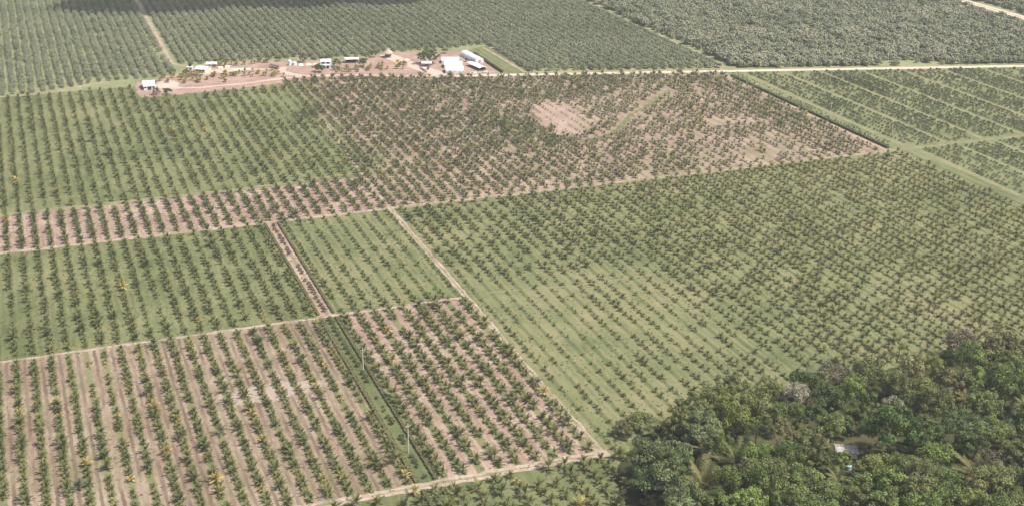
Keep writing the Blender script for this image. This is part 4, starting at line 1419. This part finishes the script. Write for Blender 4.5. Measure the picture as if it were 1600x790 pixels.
# thatched lookout hut
t = empty('thatched_hut', (295.3, 1083, 0.05), R(-17))
tag(t, 'thatched hut on tall posts at the top of the driveway', 'hut')
mb = MB()
n = 16
for i in range(n):
    a, b = 2 * math.pi * i / n, 2 * math.pi * (i + 1) / n
    ra, rb2 = 4.3 * (1 + 0.05 * (i % 2)), 4.3 * (1 + 0.05 * ((i + 1) % 2))
    mb.face([(ra * math.cos(a), ra * math.sin(a), 4.0), (rb2 * math.cos(b), rb2 * math.sin(b), 4.0), (2.0 * math.cos(b), 2.0 * math.sin(b), 6.0), (2.0 * math.cos(a), 2.0 * math.sin(a), 6.0)], 0.5)
    mb.face([(2.15 * math.cos(a), 2.15 * math.sin(a), 5.95), (2.15 * math.cos(b), 2.15 * math.sin(b), 5.95), (0, 0, 8.0)], 0.5)
part('roof', mb, M['thatch'], t)
mb = MB()
mb.box(-2.6, 2.6, -2.6, 2.6, 1.6, 1.8)
part('deck', mb, M['timber'], t)
for sx in (-1, 1):
    for sy in (-1, 1):
        mb = MB()
        mb.tube([(2.4 * sx, 2.4 * sy, -0.05), (2.4 * sx, 2.4 * sy, 4.6)], [0.16, 0.13], 6)
        part('post', mb, M['timber'], t)
mb = MB()
mb.box(-2.5, 2.5, -2.55, -2.45, 2.5, 2.6)
mb.box(-2.55, -2.45, -2.44, 2.5, 2.5, 2.6)
part('railing', mb, M['timber'], t)

open_shed('small_shed', 'small white-roofed open shed in front of the big dark tree', 316.5, 1041.5, 7.6, 5.5, 3.0, 0.6, -22, M['white_sheet'])


# greenhouses: three white film houses one behind the other
def greenhouse(label, x, y, w_, d_, h, rise, rot, group):
    t = empty('greenhouse', (x, y, 0.05), R(rot))
    tag(t, label, 'greenhouse', group)
    mb = MB()
    n, W, D = 10, w_ / 2, d_ / 2
    prof = [(-D, 0.0)] + [(-D * math.cos(math.pi * i / n), h + rise * math.sin(math.pi * i / n)) for i in range(n + 1)] + [(D, 0.0)]
    for (a, za), (b, zb) in zip(prof, prof[1:]):
        mb.face([(-W, a, za), (W, a, za), (W, b, zb), (-W, b, zb)])
    o = part('film_cover', mb, M['film'], t)
    for s in (-1, 1):
        mb = MB()
        mb.face([(s * W, a, z) for a, z in prof])
        e = part('end_wall', mb, M['film'], t)
        mb = MB()
        mb.box(s * W - (0.06 if s < 0 else -0.01), s * W + (0.06 if s > 0 else -0.01), -1.1, 1.1, 0, 2.3)
        part('door', mb, M['grey_sheet'], e)
    for k in range(5):
        mb = MB()
        px = -W + 0.02 + (w_ - 0.04) * k / 4
        mb.tube([(px, a * 1.006, z * 1.012) for a, z in prof], [0.06] * len(prof), 5)
        part('hoop', mb, M['concrete'], t)
    return t


GH = 'greenhouses beside the gravel road'
greenhouse('white film greenhouse, farthest of the three stepped ones', 339.3, 1049, 14.5, 10, 2.4, 1.5, -18, GH)
greenhouse('white film greenhouse, middle of the three stepped ones', 336.6, 1033, 14.8, 11.5, 2.4, 1.8, -18, GH)
greenhouse('white film greenhouse, nearest of the three stepped ones', 332.0, 1015.5, 14.5, 12.5, 2.5, 2.0, -18, GH)
greenhouse('long white arched tunnel house beside the paddock hedge', 359.6, 1053, 30.0, 8.0, 1.4, 3.2, -84, None)
open_shed('packing_shed', 'long low shed with white roof in front of the arched tunnel house', 353.0, 1022, 22.0, 6.0, 2.6, 0.8, -81, M['white_sheet'], 'x', M['dark'])


# vehicles
def car(name, label, x, y, rot, paint, L=4.4, W=1.8, bed=False):
    t = empty(name, (x, y, 0.1), R(rot))
    tag(t, label, 'car' if not bed else 'truck')
    hl = L / 2
    prof = [(-hl, 0.35), (-hl, 0.85), (-hl + 0.1, 0.95), (-hl + 1.0, 1.0), (hl - 0.9, 1.02), (hl - 0.05, 0.95), (hl, 0.8), (hl, 0.35)]
    mb = MB()

    def extr(pr, w0, w1=None):
        w1 = w1 or w0
        k = len(pr)
        zs = [z for _, z in pr]
        lo, hi = min(zs), max(zs)
        ww = lambda z: (w0 + (w1 - w0) * (z - lo) / (hi - lo)) / 2
        for i in range(k):
            (a, za), (b, zb) = pr[i], pr[(i + 1) % k]
            mb.face([(a, -ww(za), za), (b, -ww(zb), zb), (b, ww(zb), zb), (a, ww(za), za)])
        for s in (-1, 1): mb.face([(a, s * ww(z), z) for a, z in pr])
    extr(prof, W, W * 0.98)
    body = part('body', mb, paint, t)
    mb = MB()
    c0, c1 = (-hl + 0.5, hl - 1.7) if not bed else (-hl + 1.0, -hl + 2.7)
    extr([(c0, 0.99), (c0 + 0.45, 1.55), (c1 - 0.35, 1.55), (c1, 0.99)], W * 0.94, W * 0.8)
    part('cabin', mb, M['glass'], t)
    mb = MB()
    mb.box(c0 + 0.43, c1 - 0.33, -W * 0.4, W * 0.4, 1.553, 1.6)
    part('roof', mb, paint, t)
    if bed:
        mb = MB()
        mb.box(c1 + 0.1, hl - 0.05, -W / 2, W / 2, 1.03, 1.45)
        part('cargo_bed', mb, M['white_sheet'], t)
    for sx in (-hl + 0.85, hl - 0.85):
        for s in (-1, 1):
            mb = MB()
            mb.tube([(sx, s * (W / 2 - 0.2), 0.33), (sx, s * (W / 2 + 0.02), 0.33)], [0.33, 0.33], 12)
            wh = part('wheel', mb, M['tyre'], t)
            mb = MB()
            mb.tube([(sx, s * (W / 2 + 0.022), 0.33), (sx, s * (W / 2 + 0.04), 0.33)], [0.18, 0.17], 10)
            part('rim', mb, M['concrete'], wh)
    for s in (-1, 1):
        mb = MB()
        mb.box(-hl - 0.03, -hl - 0.003, s * 0.6 - 0.17, s * 0.6 + 0.17, 0.62, 0.8)
        part('headlight', mb, M['white_paint'], t)
    return t


car('parked_car', 'dark purple car parked in front of the small white-roofed shed', 314.5, 1031.5, 70, M['car_paint'])
car('parked_truck', 'white pickup truck parked by the road below the packing shed', 343.8, 1003.5, -14, M['white_paint'], 5.2, 1.9, True)
car('parked_car', 'pale car parked at the end of the packing shed', 354.6, 1006.5, 20, M['white_paint'])

# trees of the yard
def yard_tree(x, y, r, hc, kind, label, sq=1.0):
    t = empty('yard_tree', (x, y, 0.05), random.uniform(0, 6.28))
    tag(t, label, 'tree', 'trees around the farm yard')
    link('trunk', FT[0], t, scl=(r * 1.2, r * 1.2, hc * 0.8))
    c = link('crown', random.choice(FC), t, (0, 0, hc), (0, 0, 0), (r * 1.08, r * 1.08, r * sq))
    c['hue'] = 0.5
    c.material_slots[0].link = 'OBJECT'
    c.material_slots[0].material = M['f_' + kind]


yard_tree(97.2, 1020, 3.0, 2.7, 'dark', 'round dark tree just in front of the white barn')
yard_tree(105.4, 1018, 3.1, 2.7, 'dark', 'round dark tree right of the one before the white barn')
yard_tree(228.6, 1050, 4.2, 3.4, 'rich', 'large round dark tree in front of the two-storey house')
yard_tree(246.5, 1063, 3.4, 3.4, 'grey', 'grey-green tree between the house and the long shed')
yard_tree(266.5, 1057, 3.6, 3.6, 'blue', 'dark tree at the right end of the long shed')
yard_tree(316.5, 1049, 5.0, 6.6, 'blue', 'big dark tree behind the small shed, left crown')
yard_tree(323.6, 1048, 5.4, 6.4, 'dark', 'big dark green tree behind the small shed, right crown')
yard_tree(224.0, 1088, 3.8, 3.6, 'brown', 'bare brownish tree behind the white sacks')
for i, (x, y, r, k) in enumerate([(276, 1082, 3.2, 'olive'), (284, 1086, 2.8, 'mid'), (206, 1098, 2.6, 'light'), (246, 1088, 3.0, 'olive'), (330, 1083, 3.0, 'mid'), (345, 1081, 2.6, 'olive'), (160, 1108, 2.4, 'light'), (118, 1083, 2.2, 'olive')]):
    yard_tree(x, y, r, r * 1.05, k, 'small %s tree at the back of the yard, %s from the left' % (LOOKS[k], nth(sorted([276, 284, 206, 246, 330, 345, 160, 118]).index(x) + 1)))
for i, (x, y) in enumerate([(352.5, 1046), (354.5, 1041), (355.5, 1036)]):
    bush(x, y, 1.9, 0.1, 'dark bush before the arched tunnel house, %s from the back' % nth(i + 1), 'dark bushes by the tunnel house')

# house in the forest
t = house('forest_house', 'old house with worn pale sheet roof in the forest clearing', 281.3, 381.3, 7.6, 6.2, 2.5, 0.9, -25, M['grey_sheet'], M['wall_white'], 'x', 'house',
          doors=((0.5, 0.9, 1.9),), windows=(('f', -2.4, 1.0, 1.0, 0.9), ('l', 0, 1.0, 1.0, 0.9)))
tank('water_tank', 'pale blue plastic tank in front of the forest house', 276.0, 371.3, 0.05, 1.1, 2.0, M['blue_plastic'])
heap('sheet_pile', 'small white pile beside the brown trees at the right edge', 'pile', 327.5, 345.5, 1.6, 1.2, 1.2, M['wall_white'], 9)

yard_tree(277.2, 375.6, 2.6, 3.0, 'mid', 'small round green tree in front of the forest house')

# ------------------------------------------------------------------ power poles
def pole(x, y, h, label, arm=True):
    t = empty('power_pole', (x, y, 0.03), R(8))
    tag(t, label, 'pole', 'power poles')
    mb = MB()
    mb.tube([(0, 0, -0.1), (0, 0, h)], [0.24, 0.16], 8)
    part('shaft', mb, M['concrete'], t)
    mb = MB()
    mb.box(-1.1, 1.1, -0.29, -0.17, h - 1.0, h - 0.85)
    a = part('crossarm', mb, M['concrete'], t)
    for px in (-0.95, 0, 0.95):
        mb = MB()
        mb.tube([(px, -0.23, h - 0.845), (px, -0.23, h - 0.7), (px, -0.23, h - 0.62)], [0.05, 0.09, 0.04], 6)
        part('insulator', mb, M['wall_white'], a)


pole(123.6, 439.5, 12.6, 'tall pale power pole on the grassy strip, nearer of its two')
pole(125.2, 514, 11.0, 'pale power pole on the grassy strip, farther of its two')
pole(541.6, 867, 11.5, 'pale power pole beside the dark hedge, farthest along it')
pole(542.6, 796, 11.5, 'pale power pole beside the dark hedge, middle of three')
pole(559.0, 745, 10.5, 'thin power pole among shrubs near the hedge end')
pole(396.3, 718.5, 12.0, 'pale power pole standing in the soil field by the cross track')
pole(556.7, 1036, 11.0, 'power pole among the scrub beyond the road junction')
pole(590, 942, 10.0, 'short power pole beyond the road right of the junction')
pole(677, 918.5, 11.5, 'power pole beyond the gravel road by the bright grass')
pole(521, 957, 9.0, 'power pole beyond the road left of the junction')

# ------------------------------------------------------------------ cloud whose shadow lies on the far orchard
def cloud(ax, ay, bx, by, wid):
    """A low cloud that throws its shadow between two spots of ground."""
    z = 900.0
    k = z / TO_SUN.z
    bm = bmesh.new()
    rg = random.Random(8)
    a, b = Vector((ax, ay, 0)), Vector((bx, by, 0))
    mid = (a + b) / 2
    for i in range(26):
        p = a.lerp(b, (i + rg.uniform(0, 1)) / 26) - mid
        r = wid * rg.uniform(0.7, 1.25)
        mtx = Matrix.Translation((p.x, p.y + rg.gauss(0, 0.3) * wid, rg.uniform(0, 30))) @ Matrix.Diagonal((r * 1.3, r, 22, 1))
        bmesh.ops.create_icosphere(bm, subdivisions=3, radius=1, matrix=mtx)
    for v in bm.verts:
        v.co += Vector((noise.noise(v.co * 0.05), noise.noise(v.co * 0.05 + Vector((9, 0, 0))), 0)) * 10
    me = bpy.data.meshes.new('cloud')
    bm.to_mesh(me)
    bm.free()
    me.materials.append(M['cloud'])
    smooth(me)
    o = link('cloud', me, None, (mid.x + TO_SUN.x * k, mid.y + TO_SUN.y * k, z))
    tag(o, kind='structure')


cloud(95, 1378, 440, 1338, 36)

# ------------------------------------------------------------------ thin tropical haze
mb = MB()
mb.box(-3990, 6990, -2990, 7990, -1.0, 266.0)
hz, ht = mat('haze air')
ho = ht.nodes.new('ShaderNodeOutputMaterial')
pv = ht.nodes.new('ShaderNodeVolumePrincipled')
pv.inputs['Color'].default_value = (0.88, 0.88, 0.87, 1)
pv.inputs['Density'].default_value = 0.00010
pv.inputs['Anisotropy'].default_value = 0.2
ht.links.new(pv.outputs[0], ho.inputs['Volume'])
hzo = link('haze', mb.mesh('haze', hz))
tag(hzo, 'thin pale tropical haze over the whole plantation', 'haze', kind='stuff')
